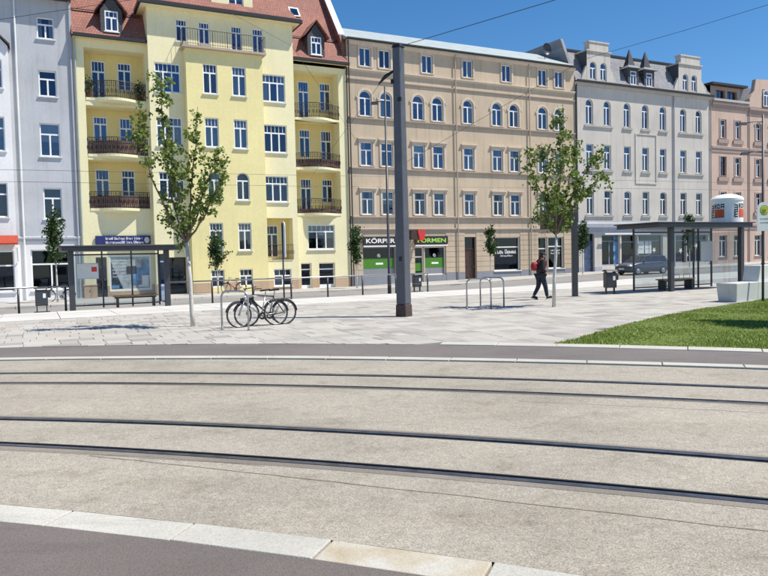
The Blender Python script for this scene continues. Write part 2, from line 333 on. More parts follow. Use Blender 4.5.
# plaza paving: slabs laid in the street's directions
def inside(poly, x, y):
    c = False; n = len(poly)
    for i in range(n):
        x0, y0 = poly[i]; x1, y1 = poly[i-1]
        if (y0 > y) != (y1 > y) and x < (x1-x0)*(y-y0)/(y1-y0)+x0: c = not c
    return c
LAWN = [(3.05,12.78),(3.6,13.35),(5.28,15.66),(6.9,17.6),(8.92,19.74),(12.67,23.06),(18,27.4),(24,27.4),(24,4.8)] + [P(C_PT, x, .40)[:2] for x in (14,12,10,8,6.5,5,4,3.3)]
def strip_front(s): return 24.6+.09*s
def strip_back(s): return 29.7+.10*s
mb = MB(); NP = 60
mbp = MB()
for i in range(80):
    s0 = -14+i; s1 = s0+1
    ts0 = [8+2*j for j in range(8)]
    for j in range(12):
        qs = []
        for s, u in ((s0, j), (s1, j), (s1, j+1), (s0, j+1)):
            t1 = strip_front(s)
            t = 4+(t1-4)*u/12
            qs.append((s, t))
        pts = [W(s, t, G(s, t)-.03) for s, t in qs]
        if all(p.y > curve(C_PT, p.x)-1.2 for p in pts): mbp.q(*pts)
plaza = struct(mbp.build('plaza', M['joint']))
def clip(poly, a, b):                    # keep what lies left of the line a -> b
    out = []; f = lambda p: (b[0]-a[0])*(p[1]-a[1])-(b[1]-a[1])*(p[0]-a[0])
    for i in range(len(poly)):
        p, q = poly[i-1], poly[i]; fp, fq = f(p), f(q)
        if (fp >= 0) != (fq >= 0): u = fp/(fp-fq); out.append((p[0]+(q[0]-p[0])*u, p[1]+(q[1]-p[1])*u))
        if fq >= 0: out.append(q)
    return out
def parea(p): return abs(sum(p[i-1][0]*p[i][1]-p[i][0]*p[i-1][1] for i in range(len(p))))/2
LEDGE = LAWN[:7]
cells = []; RD = .5; g_ = .006
t = 2.
while t < 31:
    s = -13.-random.uniform(0, .9)
    while s < 52:
        L_ = random.choice((.34, .5, .5, .7)); a, b, c, d = s+g_, s+L_-g_, t+g_, t+RD-g_; s += L_
        if d > strip_front(a): d = strip_front(a)-.004
        if d-c < .06: continue
        poly = [tuple(W(u, v)[:2]) for u, v in ((a, c), (b, c), (b, d), (a, d))]; cx = sum(p[0] for p in poly)/4; cy = sum(p[1] for p in poly)/4
        if cy < curve(C_PT, cx)-.8 or abs(cx) > 30: continue
        of = .412 if cx > .98 else .012
        p0, p1 = P(C_PT, cx-.5, of), P(C_PT, cx+.5, of); poly = clip(poly, p0, p1)
        for e0, e1 in zip(LEDGE[:-1], LEDGE[1:]):
            if len(poly) >= 3 and e0[0]-.45 < cx < e1[0]+.45: poly = clip(poly, e0, e1)
        if cx > 18.4 or len(poly) < 3 or parea(poly) < .012: 
            if not (cx > 18.4 and cy > 27.4): continue
        if inside(LAWN, cx, cy) and inside(LAWN, *poly[0]) and inside(LAWN, *poly[1]): continue
        vis = abs(cx) < .56*cy+.3
        cells.append((parea(poly)/cy**3 if vis else -cy, poly))
    t += RD
cells.sort(key=lambda c: -c[0]); rest = MB()
def slab(mb, poly):
    z = .016+random.uniform(-.0025, .0025); n = len(mb.v); k = len(poly); cx = sum(p[0] for p in poly)/k; cy = sum(p[1] for p in poly)/k
    gg = [gz(x, y) for x, y in poly]
    mb.v += [(x, y, h-.028) for (x, y), h in zip(poly, gg)] + [(x, y, h+z-.004) for (x, y), h in zip(poly, gg)]
    for (x, y), h in zip(poly, gg): l_ = max(.05, math.hypot(x-cx, y-cy)); f = .007/l_; mb.v.append((x+(cx-x)*f, y+(cy-y)*f, h+z))
    for r0 in (0, k):
        for i in range(k): j = (i+1) % k; mb.f.append((n+r0+i, n+r0+j, n+r0+k+j, n+r0+k+i)); mb.m.append(mb.cur)
    mb.f.append(tuple(n+2*k+i for i in range(k))); mb.m.append(mb.cur)
def gz(x, y): s, t = ST(x, y); return G(s, t)
wts = [0]*30+[1]*28+[2]*20+[3]*10+[4]*12
for i, (_, poly) in enumerate(cells):
    k = random.choice(wts)
    if i < 300: m1 = MB(); slab(m1, poly); m1.build('paver', M['paver%d'%k], plaza)
    else: rest.cur = k; slab(rest, poly)
struct(rest.build('pavers', [M['paver%d'%i] for i in range(5)], plaza), 'stuff')

# light platform of big slabs, road, far footway
plat = struct(strip('tram_platform', [(W(s, strip_front(s), G(s, strip_front(s))-.02), W(s, strip_back(s), G(s, strip_back(s))-.02)) for s in range(-16, 80, 4)], M['joint']))
s = -12.; n = 0
while s < 52:
    t0, t1 = strip_front(s), strip_back(s); ts = [t0+.01, t0+(t1-t0)*.34, t0+(t1-t0)*.67, t1]
    for a, b in zip(ts[:-1], ts[1:]):
        m1 = MB(); e = .012; q = [W(x, y, G(x, y)-.05) for x, y in ((s+e, a+e), (s+1.8-e, a+e), (s+1.8-e, b-e), (s+e, b-e))]
        m1.prism(q, (0, 0, .075+random.uniform(-.003, .003))); m1.build('slab', M['platform'], plat)
    s += 1.8
def side_edge(s): return 37 if s < 3 else (37+(s-3)/9*3 if s < 12 else (40 if s < 25 else min(42.3, 40+(s-25)*.15)))
SX = [-40,-20,-10,-4,0,3,6,9,12,16,20,25,30,35,40,46,55,65,80,120]
struct(strip('road', [(W(s, strip_back(s)+.01, G(s, 31)-.07), W(s, side_edge(s), G(s, 39)-.07)) for s in SX], M['road']))
fw = struct(strip('footway', [(W(s, side_edge(s)+.22, G(s, side_edge(s))+.028), W(s, 47.5, G(s, 47)+.03)) for s in SX], M['foot']))
kf = struct(strip('kerb', [(W(s, side_edge(s)+.01, G(s, side_edge(s))-.03), W(s, side_edge(s)+.2, G(s, side_edge(s))-.03)) for s in SX], M['joint']))
s = -10.
while s < 66:
    m1 = MB(); q = [W(x, side_edge(x)+o, G(x, side_edge(x))-.1) for x, o in ((s+.01, 0), (s+1.49, 0), (s+1.49, .22), (s+.01, .22))]
    m1.prism(q, (0, 0, .13)); m1.build('kerb_stone', M['kerb'], kf); s += 1.5

# lawn
def tri_fill(poly, z):
    mb = MB(); bm = bmesh.new(); vs = [bm.verts.new((x, y, z)) for x, y in poly]; f = bm.faces.new(vs)
    bmesh.ops.triangulate(bm, faces=[f]); me = bpy.data.meshes.new('lawn'); bm.to_mesh(me); bm.free(); return me
lm, nt, p_ = newmat('lawn_soil'); n_ = noise(nt, coords(nt), 3, 6); nt.links.new(ramp(nt, n_, [(.3, (.07,.11,.016)), (.7, (.15,.20,.035))]), p_.inputs['Base Color']); p_.inputs['Roughness'].default_value = .95
me = tri_fill(LAWN, .005); me.materials.append(lm); lawn = struct(link('lawn', me))
xs, ys = [], []
N_ = 240000
px = rng.uniform(2.8, 17, N_); py = rng.uniform(9., 26, N_)
keep = np.zeros(N_, bool); poly = np.array(LAWN)
cnt = np.zeros(N_, bool)
for i in range(len(poly)):
    x0, y0 = poly[i]; x1, y1 = poly[i-1]
    if y0 == y1: continue
    cnd = ((y0 > py) != (y1 > py)) & (px < (x1-x0)*(py-y0)/(y1-y0)+x0); cnt ^= cnd
px, py = px[cnt], py[cnt]; keep = (px < .62*py+1.5); px, py = px[keep], py[keep]; n = len(px)
h = rng.uniform(.018, .06, n)*np.clip(.85+.45*np.sin(px*2.1+np.sin(py*1.7)*1.5)*np.sin(py*.9+px*.5), .2, 1.5); a = rng.uniform(0, 6.283, n); wd = rng.uniform(.006, .012, n); ln = rng.normal(0, .03, (n, 2))
V = np.zeros((n, 3, 3)); V[:, 0] = np.c_[px-wd*np.cos(a), py-wd*np.sin(a), np.full(n, .004)]; V[:, 1] = np.c_[px+wd*np.cos(a), py+wd*np.sin(a), np.full(n, .004)]; V[:, 2] = np.c_[px+ln[:, 0], py+ln[:, 1], h]
me = bpy.data.meshes.new('grass'); me.vertices.add(n*3); me.vertices.foreach_set('co', V.ravel()); me.loops.add(n*3); me.loops.foreach_set('vertex_index', np.arange(n*3, dtype=np.int32))
me.polygons.add(n); me.polygons.foreach_set('loop_start', np.arange(0, n*3, 3, dtype=np.int32)); me.update(calc_edges=True); me.validate(); me.materials.append(M['grass'])
go = link('grass', me); go['kind'] = 'stuff'; go['label'] = 'short green grass of the lawn beside the plaza'; go['category'] = 'grass'

# ------------------------------------------------------------------ buildings
class Bld:
    def __init__(self, name, label, s0, zb, cat='building'):
        self.off = (s0, 0, zb); self.root = thing(name, label, cat, W(s0, T0, zb), ANG)
    def add(self, mb, name, mat, parent=None, smooth=False):
        return mb.build(name, M[mat] if isinstance(mat, str) else mat, parent or self.root, smooth, off=self.off)
def arcpts(a, b, d, rise, n=10):           # from left spring to right spring
    hw = (b-a)/2; cx = (a+b)/2; r = (hw*hw+rise*rise)/(2*rise); cz = d-r; th = math.asin(min(1, hw/r))
    if rise > hw: th = math.pi-th
    return [(cx+r*math.sin(-th+2*th*i/n), cz+r*math.cos(-th+2*th*i/n)) for i in range(n+1)]
def wall(mb, s0, s1, z0, z1, y, ops):
    xs = sorted({s0, s1, *[o['r'][0] for o in ops], *[o['r'][1] for o in ops]}); zs = sorted({z0, z1, *[o['r'][2] for o in ops], *[o['r'][3] for o in ops]})
    xs = [x for x in xs if s0-1e-6 <= x <= s1+1e-6]; zs = [z for z in zs if z0-1e-6 <= z <= z1+1e-6]
    for i in range(len(xs)-1):
        run = None
        for j in range(len(zs)-1):
            cx = (xs[i]+xs[i+1])/2; cz = (zs[j]+zs[j+1])/2
            hole = any(o['r'][0] < cx < o['r'][1] and o['r'][2] < cz < o['r'][3] for o in ops)
            if not hole: run = zs[j] if run is None else run
            if run is not None and (hole or j == len(zs)-2):
                top = zs[j] if hole else zs[j+1]
                mb.q((xs[i], y, run), (xs[i+1], y, run), (xs[i+1], y, top), (xs[i], y, top)); run = None
    for o in ops:
        a, b, c, d = o['r']; rv = o.get('rev', .14); Y = y+rv; ar = o.get('arch', 0)
        if ar:
            ap = arcpts(a, b, d, ar); zsp = d-ar
            for (x0, w0), (x1, w1) in zip(ap[:-1], ap[1:]):
                mb.q((x0, y, w0), (x1, y, w1), (x1, y, d), (x0, y, d)); mb.q((x0, y, w0), (x0, Y, w0), (x1, Y, w1), (x1, y, w1))
        else:
            zsp = d; mb.q((a, y, d), (a, Y, d), (b, Y, d), (b, y, d))
        mb.q((a, y, c), (a, Y, c), (a, Y, zsp), (a, y, zsp)); mb.q((b, y, zsp), (b, Y, zsp), (b, Y, c), (b, y, c)); mb.q((a, y, c), (b, y, c), (b, Y, c), (a, Y, c))
def window(B, o, y):
    a, b, c, d = o['r']; rv = o.get('rev', .14); ar = o.get('arch', 0); fr = o.get('fr', .07); Y = y+rv; y0, y1 = Y-.07, Y-.005
    mb = MB(); zsp = d-ar if ar else d; e = .002
    mb.box(a+e, a+fr, y0, y1, c+e, zsp); mb.box(b-fr, b-e, y0, y1, c+e, zsp); mb.box(a+fr, b-fr, y0, y1, c+e, c+fr+.015)
    if ar:
        o1 = arcpts(a+e, b-e, d-e, ar-e); o2 = arcpts(a+fr, b-fr, d-fr, ar-fr*.6)
        for i in range(len(o1)-1): mb.prism([(o1[i][0], y0, o1[i][1]), (o1[i+1][0], y0, o1[i+1][1]), (o2[i+1][0], y0, o2[i+1][1]), (o2[i][0], y0, o2[i][1])], (0, y1-y0, 0))
    else: mb.box(a+fr, b-fr, y0, y1, d-fr, d-e)
    cols = o.get('cols', 2); tr = o.get('tr', .34); zt = c+(d-c)*(1-tr) if tr else d-fr
    if ar and tr: zt = min(zt, zsp)
    if tr: mb.box(a+fr, b-fr, y0+.006, y1, zt-.045, zt+.045)
    for k in range(1, cols):
        x = a+(b-a)*k/cols; mb.box(x-.045, x+.045, y0+.004, y1, c+fr, zt-.03)
    tcs = o.get('tc', 0)
    for k in range(1, tcs):
        x = a+(b-a)*k/tcs; mb.box(x-.014, x+.014, y0+.01, y1, zt+.03, d-fr-(ar*.4 if ar else 0))
    wn_ = B.add(mb, o.get('name', 'window'), o.get('mat', 'white_frame'))
    p = MB(); jit = random.uniform(-.012, .012); jz = random.uniform(-.012, .012); Yp = Y-.035
    pane = [(a+.01, c+.01), (b-.01, c+.01), (b-.01, zsp)] + ([(x, z) for x, z in arcpts(a+.01, b-.01, d-.01, ar)[::-1]] if ar else []) + [(a+.01, zsp if ar else d-.01)]
    if not ar: pane[2] = (b-.01, d-.01)
    p.q(*[(x, Yp+jit*(x-a)+jz*(z-c), z) for x, z in pane]); B.add(p, 'pane', o.get('glass') or random.choice(('glass_dim_reflection', 'glass_dim_reflection', 'glass_mid') if c < 8 else ('glass', 'glass', 'glass', 'glass_mid')), wn_)  # low panes get weaker gloss, standing in for dark reflections of the opposite side
    r = MB(); x0, x1, z0, z1 = a-.05, b+.05, c-.05, d+.03; ya, yb = Y+.004, Y+o.get('room', .8)
    r.q((x0,yb,z0),(x1,yb,z0),(x1,yb,z1),(x0,yb,z1)); r.q((x0,ya,z0),(x0,yb,z0),(x0,yb,z1),(x0,ya,z1)); r.q((x1,yb,z0),(x1,ya,z0),(x1,ya,z1),(x1,yb,z1)); r.q((x0,ya,z1),(x0,yb,z1),(x1,yb,z1),(x1,ya,z1)); r.q((x0,yb,z0),(x0,ya,z0),(x1,ya,z0),(x1,yb,z0))
    B.add(r, 'interior', 'room', wn_)
    cu = o.get('cur', random.choice((0,0,0,1,1,1,2,3,3)))
    if cu:
        cm = MB(); wv = (b-a)*(.3 if cu != 3 else .5); zb = c+.02 if cu != 2 else c+(d-c)*.45
        rng_ = [(a+.02, a+wv)] if cu == 3 else ([(a+.02, a+wv), (b-wv, b-.02)] if cu == 1 else [(a+.02, b-.02)])
        for x0, x1 in rng_:
            n = max(4, int((x1-x0)/.05))
            for k in range(n):
                u0, u1 = x0+(x1-x0)*k/n, x0+(x1-x0)*(k+1)/n; f = lambda i: Y+.05+(.02 if i % 2 else 0)
                cm.q((u0, f(k), zb), (u1, f(k+1), zb), (u1, f(k+1), d), (u0, f(k), d))
        B.add(cm, 'curtain', 'curtain' if random.random() < .75 else 'curtain_dark', wn_)
    if o.get('sill', True):
        s_ = MB(); s_.box(a-.07, b+.07, y-.09, y+rv-.075, c-.06, c-.001); B.add(s_, 'sill', o.get('sillmat', 'trimwhite'), wn_)
    if o.get('sur'):
        sw = o['sur']; m2 = MB(); sm = o.get('surmat', 'tantrim'); yo = y-.05
        if ar:
            m2.box(a-sw, a-.004, yo, y-.001, c, zsp); m2.box(b+.004, b+sw, yo, y-.001, c, zsp)
            i1 = arcpts(a-.004, b+.004, d+.004, ar); i2 = arcpts(a-sw, b+sw, d+sw, ar+sw*.9)
            for i in range(len(i1)-1): m2.prism([(i2[i][0], yo, i2[i][1]), (i2[i+1][0], yo, i2[i+1][1]), (i1[i+1][0], yo, i1[i+1][1]), (i1[i][0], yo, i1[i][1])], (0, .049, 0))
            m2.box(a-sw-.1, a-sw-.003, yo-.03, y-.001, zsp-.09, zsp+.05); m2.box(b+sw+.003, b+sw+.1, yo-.03, y-.001, zsp-.09, zsp+.05)
        else:
            m2.box(a-sw, a-.004, yo, y-.001, c, d+sw); m2.box(b+.004, b+sw, yo, y-.001, c, d+sw); m2.box(a-.004, b+.004, yo, y-.001, d+.004, d+sw)
            if o.get('hood'): m2.box(a-sw-.1, b+sw+.1, y-.16, y-.001, d+sw+.003, d+sw+.09); m2.box(a-sw-.05, b+sw+.05, y-.10, y-.001, d+sw-.03, d+sw+.001)
        B.add(m2, 'surround', sm, wn_)
    return wn_
def door(B, o, y):
    a, b, c, d = o['r']; rv = o.get('rev', .25); Y = y+rv; mt = o.get('mat', 'doorbrown'); mb = MB()
    tr = o.get('tr', .25); zt = c+(d-c)*(1-tr); fr = .07
    mb.box(a+.002, a+fr, Y-.09, Y, c, d-.002); mb.box(b-fr, b-.002, Y-.09, Y, c, d-.002); mb.box(a+fr, b-fr, Y-.09, Y, d-fr, d-.002); mb.box(a+fr, b-fr, Y-.09, Y, zt-.04, zt+.04)
    if o.get('glazed'):
        mb.box(a+fr, b-fr, Y-.05, Y-.001, c, c+.25)
    else:
        mb.box(a+fr, b-fr, Y-.05, Y-.001, c, zt-.04); n = o.get('leaves', 2)
        for k in range(n):
            x0 = a+fr+(b-a-2*fr)*k/n; x1 = a+fr+(b-a-2*fr)*(k+1)/n
            for z0, z1 in ((.12, .38), (.45, .92)): mb.box(x0+.09, x1-.09, Y-.07, Y-.052, c+(zt-c)*z0, c+(zt-c)*z1)
    dr = B.add(mb, 'door', mt)
    p = MB(); p.q((a+.03, Y-.03, (c+.2 if o.get('glazed') else zt)), (b-.03, Y-.03, (c+.2 if o.get('glazed') else zt)), (b-.03, Y-.03, d-.03), (a+.03, Y-.03, d-.03)); B.add(p, 'pane', 'shopglass', dr)
    r = MB(); r.box(a-.02, b+.02, Y+.5, Y+.52, c-.02, d+.02); B.add(r, 'interior', 'room', dr)
    h_ = MB(); h_.tube([(b-fr-.06, Y-.10, c+1.0), (b-fr-.06, Y-.10, c+1.15)], .015, 6).tube([(b-fr-.06, Y-.10, c+1.07), (b-fr-.06, Y-.05, c+1.07)], .012, 6); B.add(h_, 'handle', 'steel', dr)
    return dr
def facade(B, mat, s0, s1, z0, z1, y, ops, name='wall'):
    mb = MB(); wall(mb, s0, s1, z0, z1, y, ops); o = B.add(mb, name, mat)
    for op in ops:
        k = op.get('k', 'win')
        if k == 'win': window(B, op, y)
        elif k == 'door': door(B, op, y)
    return o
def body(B, mat, s0, s1, z0, z1, y0=0.02, y1=11):     # party walls and back wall
    mb = MB(); a, b = s0+.02, s1-.02
    mb.q((a, y1, z0), (a, y0, z0), (a, y0, z1), (a, y1, z1)); mb.q((b, y0, z0), (b, y1, z0), (b, y1, z1), (b, y0, z1)); mb.q((b, y1, z0), (a, y1, z0), (a, y1, z1), (b, y1, z1))
    return B.add(mb, 'rear_wall', mat)
def band(B, mat, s0, s1, z0, z1, y, dp, name='ledge'):
    mb = MB(); h = z1-z0
    mb.prism([(s0, y-.001, z0), (s0, y-dp*.45, z0), (s0, y-dp*.55, z0+h*.45), (s0, y-dp, z0+h*.55), (s0, y-dp, z0+h*.88), (s0, y-.001, z1)], (s1-s0, 0, 0)); return B.add(mb, name, mat)
def pipe(B, x, y, z0, z1, mat='gutter', r=.05): mb = MB(); mb.tube([(x, y-.09, z0), (x, y-.09, z1)], r, 8); return B.add(mb, 'downpipe', mat)
def gutter(B, s0, s1, y, z, mat='gutter', h=.16):
    mb = MB(); mb.prism([(s0, y, z), (s0, y-.14, z+.03), (s0, y-.16, z+h), (s0, y, z+h)], (s1-s0, 0, 0)); return B.add(mb, 'gutter', mat)
def text(txt, size, mat, B, x, y, z, parent, name='lettering', wid=None, bold=.0):
    cu = bpy.data.curves.new('lettering', 'FONT'); cu.body = txt; cu.size = size; cu.extrude = .01; cu.offset = bold; cu.align_x = 'LEFT'
    o = bpy.data.objects.new('tmp', cu); COL.objects.link(o); dg = bpy.context.evaluated_depsgraph_get(); me = bpy.data.meshes.new_from_object(o.evaluated_get(dg)); bpy.data.objects.remove(o)
    co_ = np.empty(len(me.vertices)*3); me.vertices.foreach_get('co', co_); co_ = co_.reshape(-1, 3); sx = 1. if wid is None else wid/(co_[:, 0].max()-co_[:, 0].min()); x_ = (co_[:, 0]-co_[:, 0].min())*sx
    new = np.c_[x+x_-B.off[0], y-co_[:, 2]-B.off[1], z+co_[:, 1]-B.off[2]] if B else np.c_[x_, -co_[:, 2], co_[:, 1]]
    me.vertices.foreach_set('co', new.ravel()); me.update(); me.materials.clear(); me.materials.append(M[mat]); return link(name, me, parent)
def scribble(B, x0, x1, z0, z1, y, mat, parent, seed, name='lettering'):     # print too small to read in the photograph: rows of letter-sized strokes
    rd = random.Random(seed); mb = MB(); x = x0; h = z1-z0; k = 0
    while x < x1-.05:
        if k > 3 and rd.random() < .2: x += h*.4; k = 0; continue
        up = k == 0 or rd.random() < .25; hh = h if up else h*.68; wl = h*rd.uniform(.34, .5)*(1.2 if k == 0 else 1); st = h*.13; k += 1
        mb.box(x, x+st, y-.006, y, z0, z0+hh)
        if rd.random() < .7: mb.box(x+wl-st, x+wl, y-.006, y, z0, z0+hh*rd.choice((1, .55, .68)))
        for zz in rd.sample([z0, z0+hh*.5-st/2, z0+hh-st], rd.choice((1, 2, 2))): mb.box(x+st, x+wl-st, y-.006, y, zz, zz+st)
        x += wl+h*.13
    return B.add(mb, name, mat, parent)

# ---- tan apartment house
B = Bld('apartment_house', 'tan five-storey house with arched upper windows and a green shop sign', 20.19, -.4)
S0, S1 = 20.19, 40.95
cols = [(18.96,2),(20.42,2),(22.77,2),(24.25,2),(26.65,2),(29.03,2),(30.5,2),(33.02,2),(34.52,2)]
Hw = .42*K
ops = []
for c, _ in cols:
    a, b = c*K-Hw, c*K+Hw
    ops.append(dict(r=(a, b, fz(4.42), fz(5.92)), sur=.16, hood=1)); ops.append(dict(r=(a, b, fz(7.5), fz(9.02)), sur=.16, hood=1)); ops.append(dict(r=(a, b, fz(10.62), fz(12.24)), arch=Hw, sur=.17, tr=.30))
for c in (19.02, 20.39, 23.51, 26.67, 29.89, 33.06, 34.56): ops.append(dict(r=(c*K-.46, c*K+.46, fz(13.72), fz(14.9)), sur=.14, tr=0))
for o in ops: o['surmat'] = 'tantrim'; o['sillmat'] = 'tantrim'; o['rev'] = .17
gf = [dict(r=(fs(18.52), fs(20.86), fz(.5), fz(2.36)), k='win', cols=1, tr=0, rev=.22, glass='shopglass', cur=0, sill=False, room=2.2, mat='greyplinth'),
      dict(r=(fs(22.27), fs(22.95), -.34, fz(2.33)), k='door', rev=.22, mat='white_frame', glazed=1, tr=.27), dict(r=(fs(23.03), fs(24.66), fz(.45), fz(2.33)), cols=1, tr=0, rev=.22, glass='shopglass', cur=0, sill=False, room=2.2, mat='white_frame'),
      dict(r=(fs(26.16), fs(27.11), -.26, fz(2.95)), k='door', mat='doorbrown', rev=.3, tr=.27),
      dict(r=(fs(28.57), fs(30.84), fz(.56), fz(2.93)), cols=1, tr=.30, rev=.25, glass='shopglass', cur=0, room=2.2, sillmat='white_frame', sill=True),
      dict(r=(fs(32.45), fs(33.3), -.12, fz(2.9)), k='door', rev=.25, mat='white_frame', glazed=1, tr=.30), dict(r=(fs(33.36), fs(34.82), fz(.6), fz(2.9)), cols=1, tr=.30, rev=.25, glass='shopglass', cur=0, room=2.2)]
facade(B, 'tan', S0, S1, -.6, 17.15, 0, ops+gf)
body(B, 'tan', S0, S1, -.6, 17.1)
for z, h, d in ((4.2, .22, .16), (7.28, .2, .14), (10.4, .2, .14), (13.42, .22, .16), (12.82, .16, .10), (3.42, .24, .12)): band(B, 'tanband' if z != 13.42 else 'tantrim', S0, S1, fz(z)-h*.3, fz(z)+h*.7, 0, d)
band(B, 'tantrim', S0, S1, 16.85, 17.15, 0, .24, 'cornice'); gutter(B, S0-.05, S1+.05, -.25, 17.12, h=.13)
m1 = MB(); m1.q((S0-.1, -.42, 17.20), (S1+.1, -.42, 17.20), (S1+.1, 4.4, 19.45), (S0-.1, 4.4, 19.45)); m1.q((S0-.1, 4.4, 19.45), (S1+.1, 4.4, 19.45), (S1+.1, 11.2, 17.2), (S0-.1, 11.2, 17.2)); m1.q((S0-.1, -.42, 17.19), (S0-.1, 11.2, 17.19), (S1+.1, 11.2, 17.19), (S1+.1, -.42, 17.19))
m1.q((S0-.1, -.42, 17.2), (S0-.1, 4.4, 19.45), (S0-.1, 11.2, 17.2)); m1.q((S1+.1, -.42, 17.2), (S1+.1, 4.4, 19.45), (S1+.1, 11.2, 17.2)); B.add(m1, 'roof', 'zinc')
# plinth, rusticated courses
def piers(ops, s0, s1):
    xs = sorted((o['r'][0], o['r'][1]) for o in ops); out = []; x = s0
    for a, b in xs:
        if a-x > .12: out.append((x, a))
        x = max(x, b)
    if s1-x > .12: out.append((x, s1))
    return out
m1 = MB(); m2 = MB()
for a, b in piers(gf, S0, S1):
    z = .42
    m2.box(a+.004, b-.004, -.035, -.001, -.6, .40)
    while z < 3.4: m1.box(a+.004, b-.004, -.028, -.001, z, min(z+.375, 3.45)); z += .405
B.add(m1, 'stone_course', 'tan'); B.add(m2, 'plinth', 'greyplinth')
m2 = MB(); m2.box(gf[0]['r'][0]+.01, gf[0]['r'][1]-.01, -.02, -.001, -.6, gf[0]['r'][2]-.01); m2.box(gf[2]['r'][0]+.01, gf[2]['r'][1]-.01, -.02, -.001, -.6, gf[2]['r'][2]-.01); m2.box(gf[4]['r'][0]+.01, gf[4]['r'][1]-.01, -.02, -.001, -.6, gf[4]['r'][2]-.08); m2.box(gf[6]['r'][0]+.01, gf[6]['r'][1]-.01, -.02, -.001, -.6, gf[6]['r'][2]-.08); B.add(m2, 'shop_plinth', 'greyplinth')
for x0, x1, t, mt, sz in ((fs(18.54), fs(20.92), 'KÖRPER', 'textwhite', .44), (fs(22.27), fs(24.74), 'FORMEN', 'textgreen', .44)):
    m1 = MB(); m1.box(x0-.02, x1+.02, -.16, -.03, fz(2.5), fz(3.02)); sg = B.add(m1, 'shop_sign', 'signdark'); sg['label'] = 'black shop sign reading ' + t
    text(t, sz, mt, B, x0+.18, -.165, fz(2.5)+.13, sg, wid=x1-x0-.36, bold=.009)
    m1 = MB(); m1.box(x0, x1, -.14, -.03, fz(2.37), fz(2.46)); B.add(m1, 'awning_rail', 'white_frame')
for (a, b, c, d) in (gf[0]['r'], gf[2]['r']):
    m1 = MB(); zc = c+.55; m1.q((a+.08, .162, zc), (b-.08, .162, zc), (b-.08, .162, zc+.75), (a+.08, .162, zc+.75)); pr = B.add(m1, 'window_print', 'green')
    m1 = MB(); m1.q((a+.08, .163, c+.06), (b-.08, .163, c+.06), (b-.08, .163, zc-.01), (a+.08, .163, zc-.01)); B.add(m1, 'window_print', 'greyplinth')
    m1 = MB(); xm = a+(b-a)*.52
    for dx, dz, r in ((-.05, .95, .13), (.0, .9, .1)): m1.prism([(xm+dx+r*math.cos(q*.7), .158, zc+dz+r*math.sin(q*.7)) for q in range(9)], (0, .002, 0))
    m1.box(xm-.3, xm+.3, .157, .16, zc+.28, zc+.42); B.add(m1, 'emblem', 'textwhite', pr)
a, b, c, d = gf[1]['r']; m1 = MB(); m1.box(a+.09, b-.09, .16, .17, c+.95, c+1.55); m1.box(a+.14, b-.2, .16, .17, c+.45, c+.8); B.add(m1, 'door_print', 'green')
a, b, c, d = gf[4]['r']; z = c+(d-c)*.50
sc_ = scribble(B, a+.25, b-.2, z+.02, z+.36, .2, 'textwhite', B.root, 5); scribble(B, a+.75, b-.6, z-.22, z-.08, .2, 'textwhite', B.root, 6)
a, b, c, d = gf[6]['r']; scribble(B, a+.4, b-.25, c+1.45, c+1.58, .2, 'textwhite', B.root, 8); scribble(B, a+.4, b-.25, c+1.2, c+1.33, .2, 'textwhite', B.root, 9)
for x in (fs(25.6), fs(31.75)): pipe(B, x, -.05, -.3, 17.1, 'tanband')
pipe(B, S0+.06, -.12, -.35, 17.1)
# satellite dish on the roof
m1 = MB(); cx, cy, cz = 39.5, 1.7, 19.05
pts = [];
for i in range(6):
    pts.append((.5*math.sin(i/5*1.2)/math.sin(1.2), .16*(i/5)**2))
m1.lathe([(r, z) for r, z in pts], 18); m1.v = [(cx+x*.9, cy-z+.1, cz+y) for x, y, z in m1.v]; m1.tube([(cx, cy+.08, cz), (cx, cy+.25, cz-.4), (cx, cy+.25, 18.1)], .03, 6); dsh = B.add(m1, 'satellite_dish', 'anthracite', smooth=False)
# projecting red sign
m1 = MB(); m1.box(24.7, 25.28, -.75, -.17, 2.95, 3.62); ps = B.add(m1, 'projecting_sign', 'doorbrown')
m1 = MB(); m1.prism([(25.22, -.8, 3.66), (25.9, -.8, 3.66), (25.74, -.8, 2.88), (25.38, -.8, 2.88)], (0, .3, 0)); m1.box(25.4, 25.5, -.5, -.17, 3.25, 3.32); B.add(m1, 'sign_box', 'red', ps)

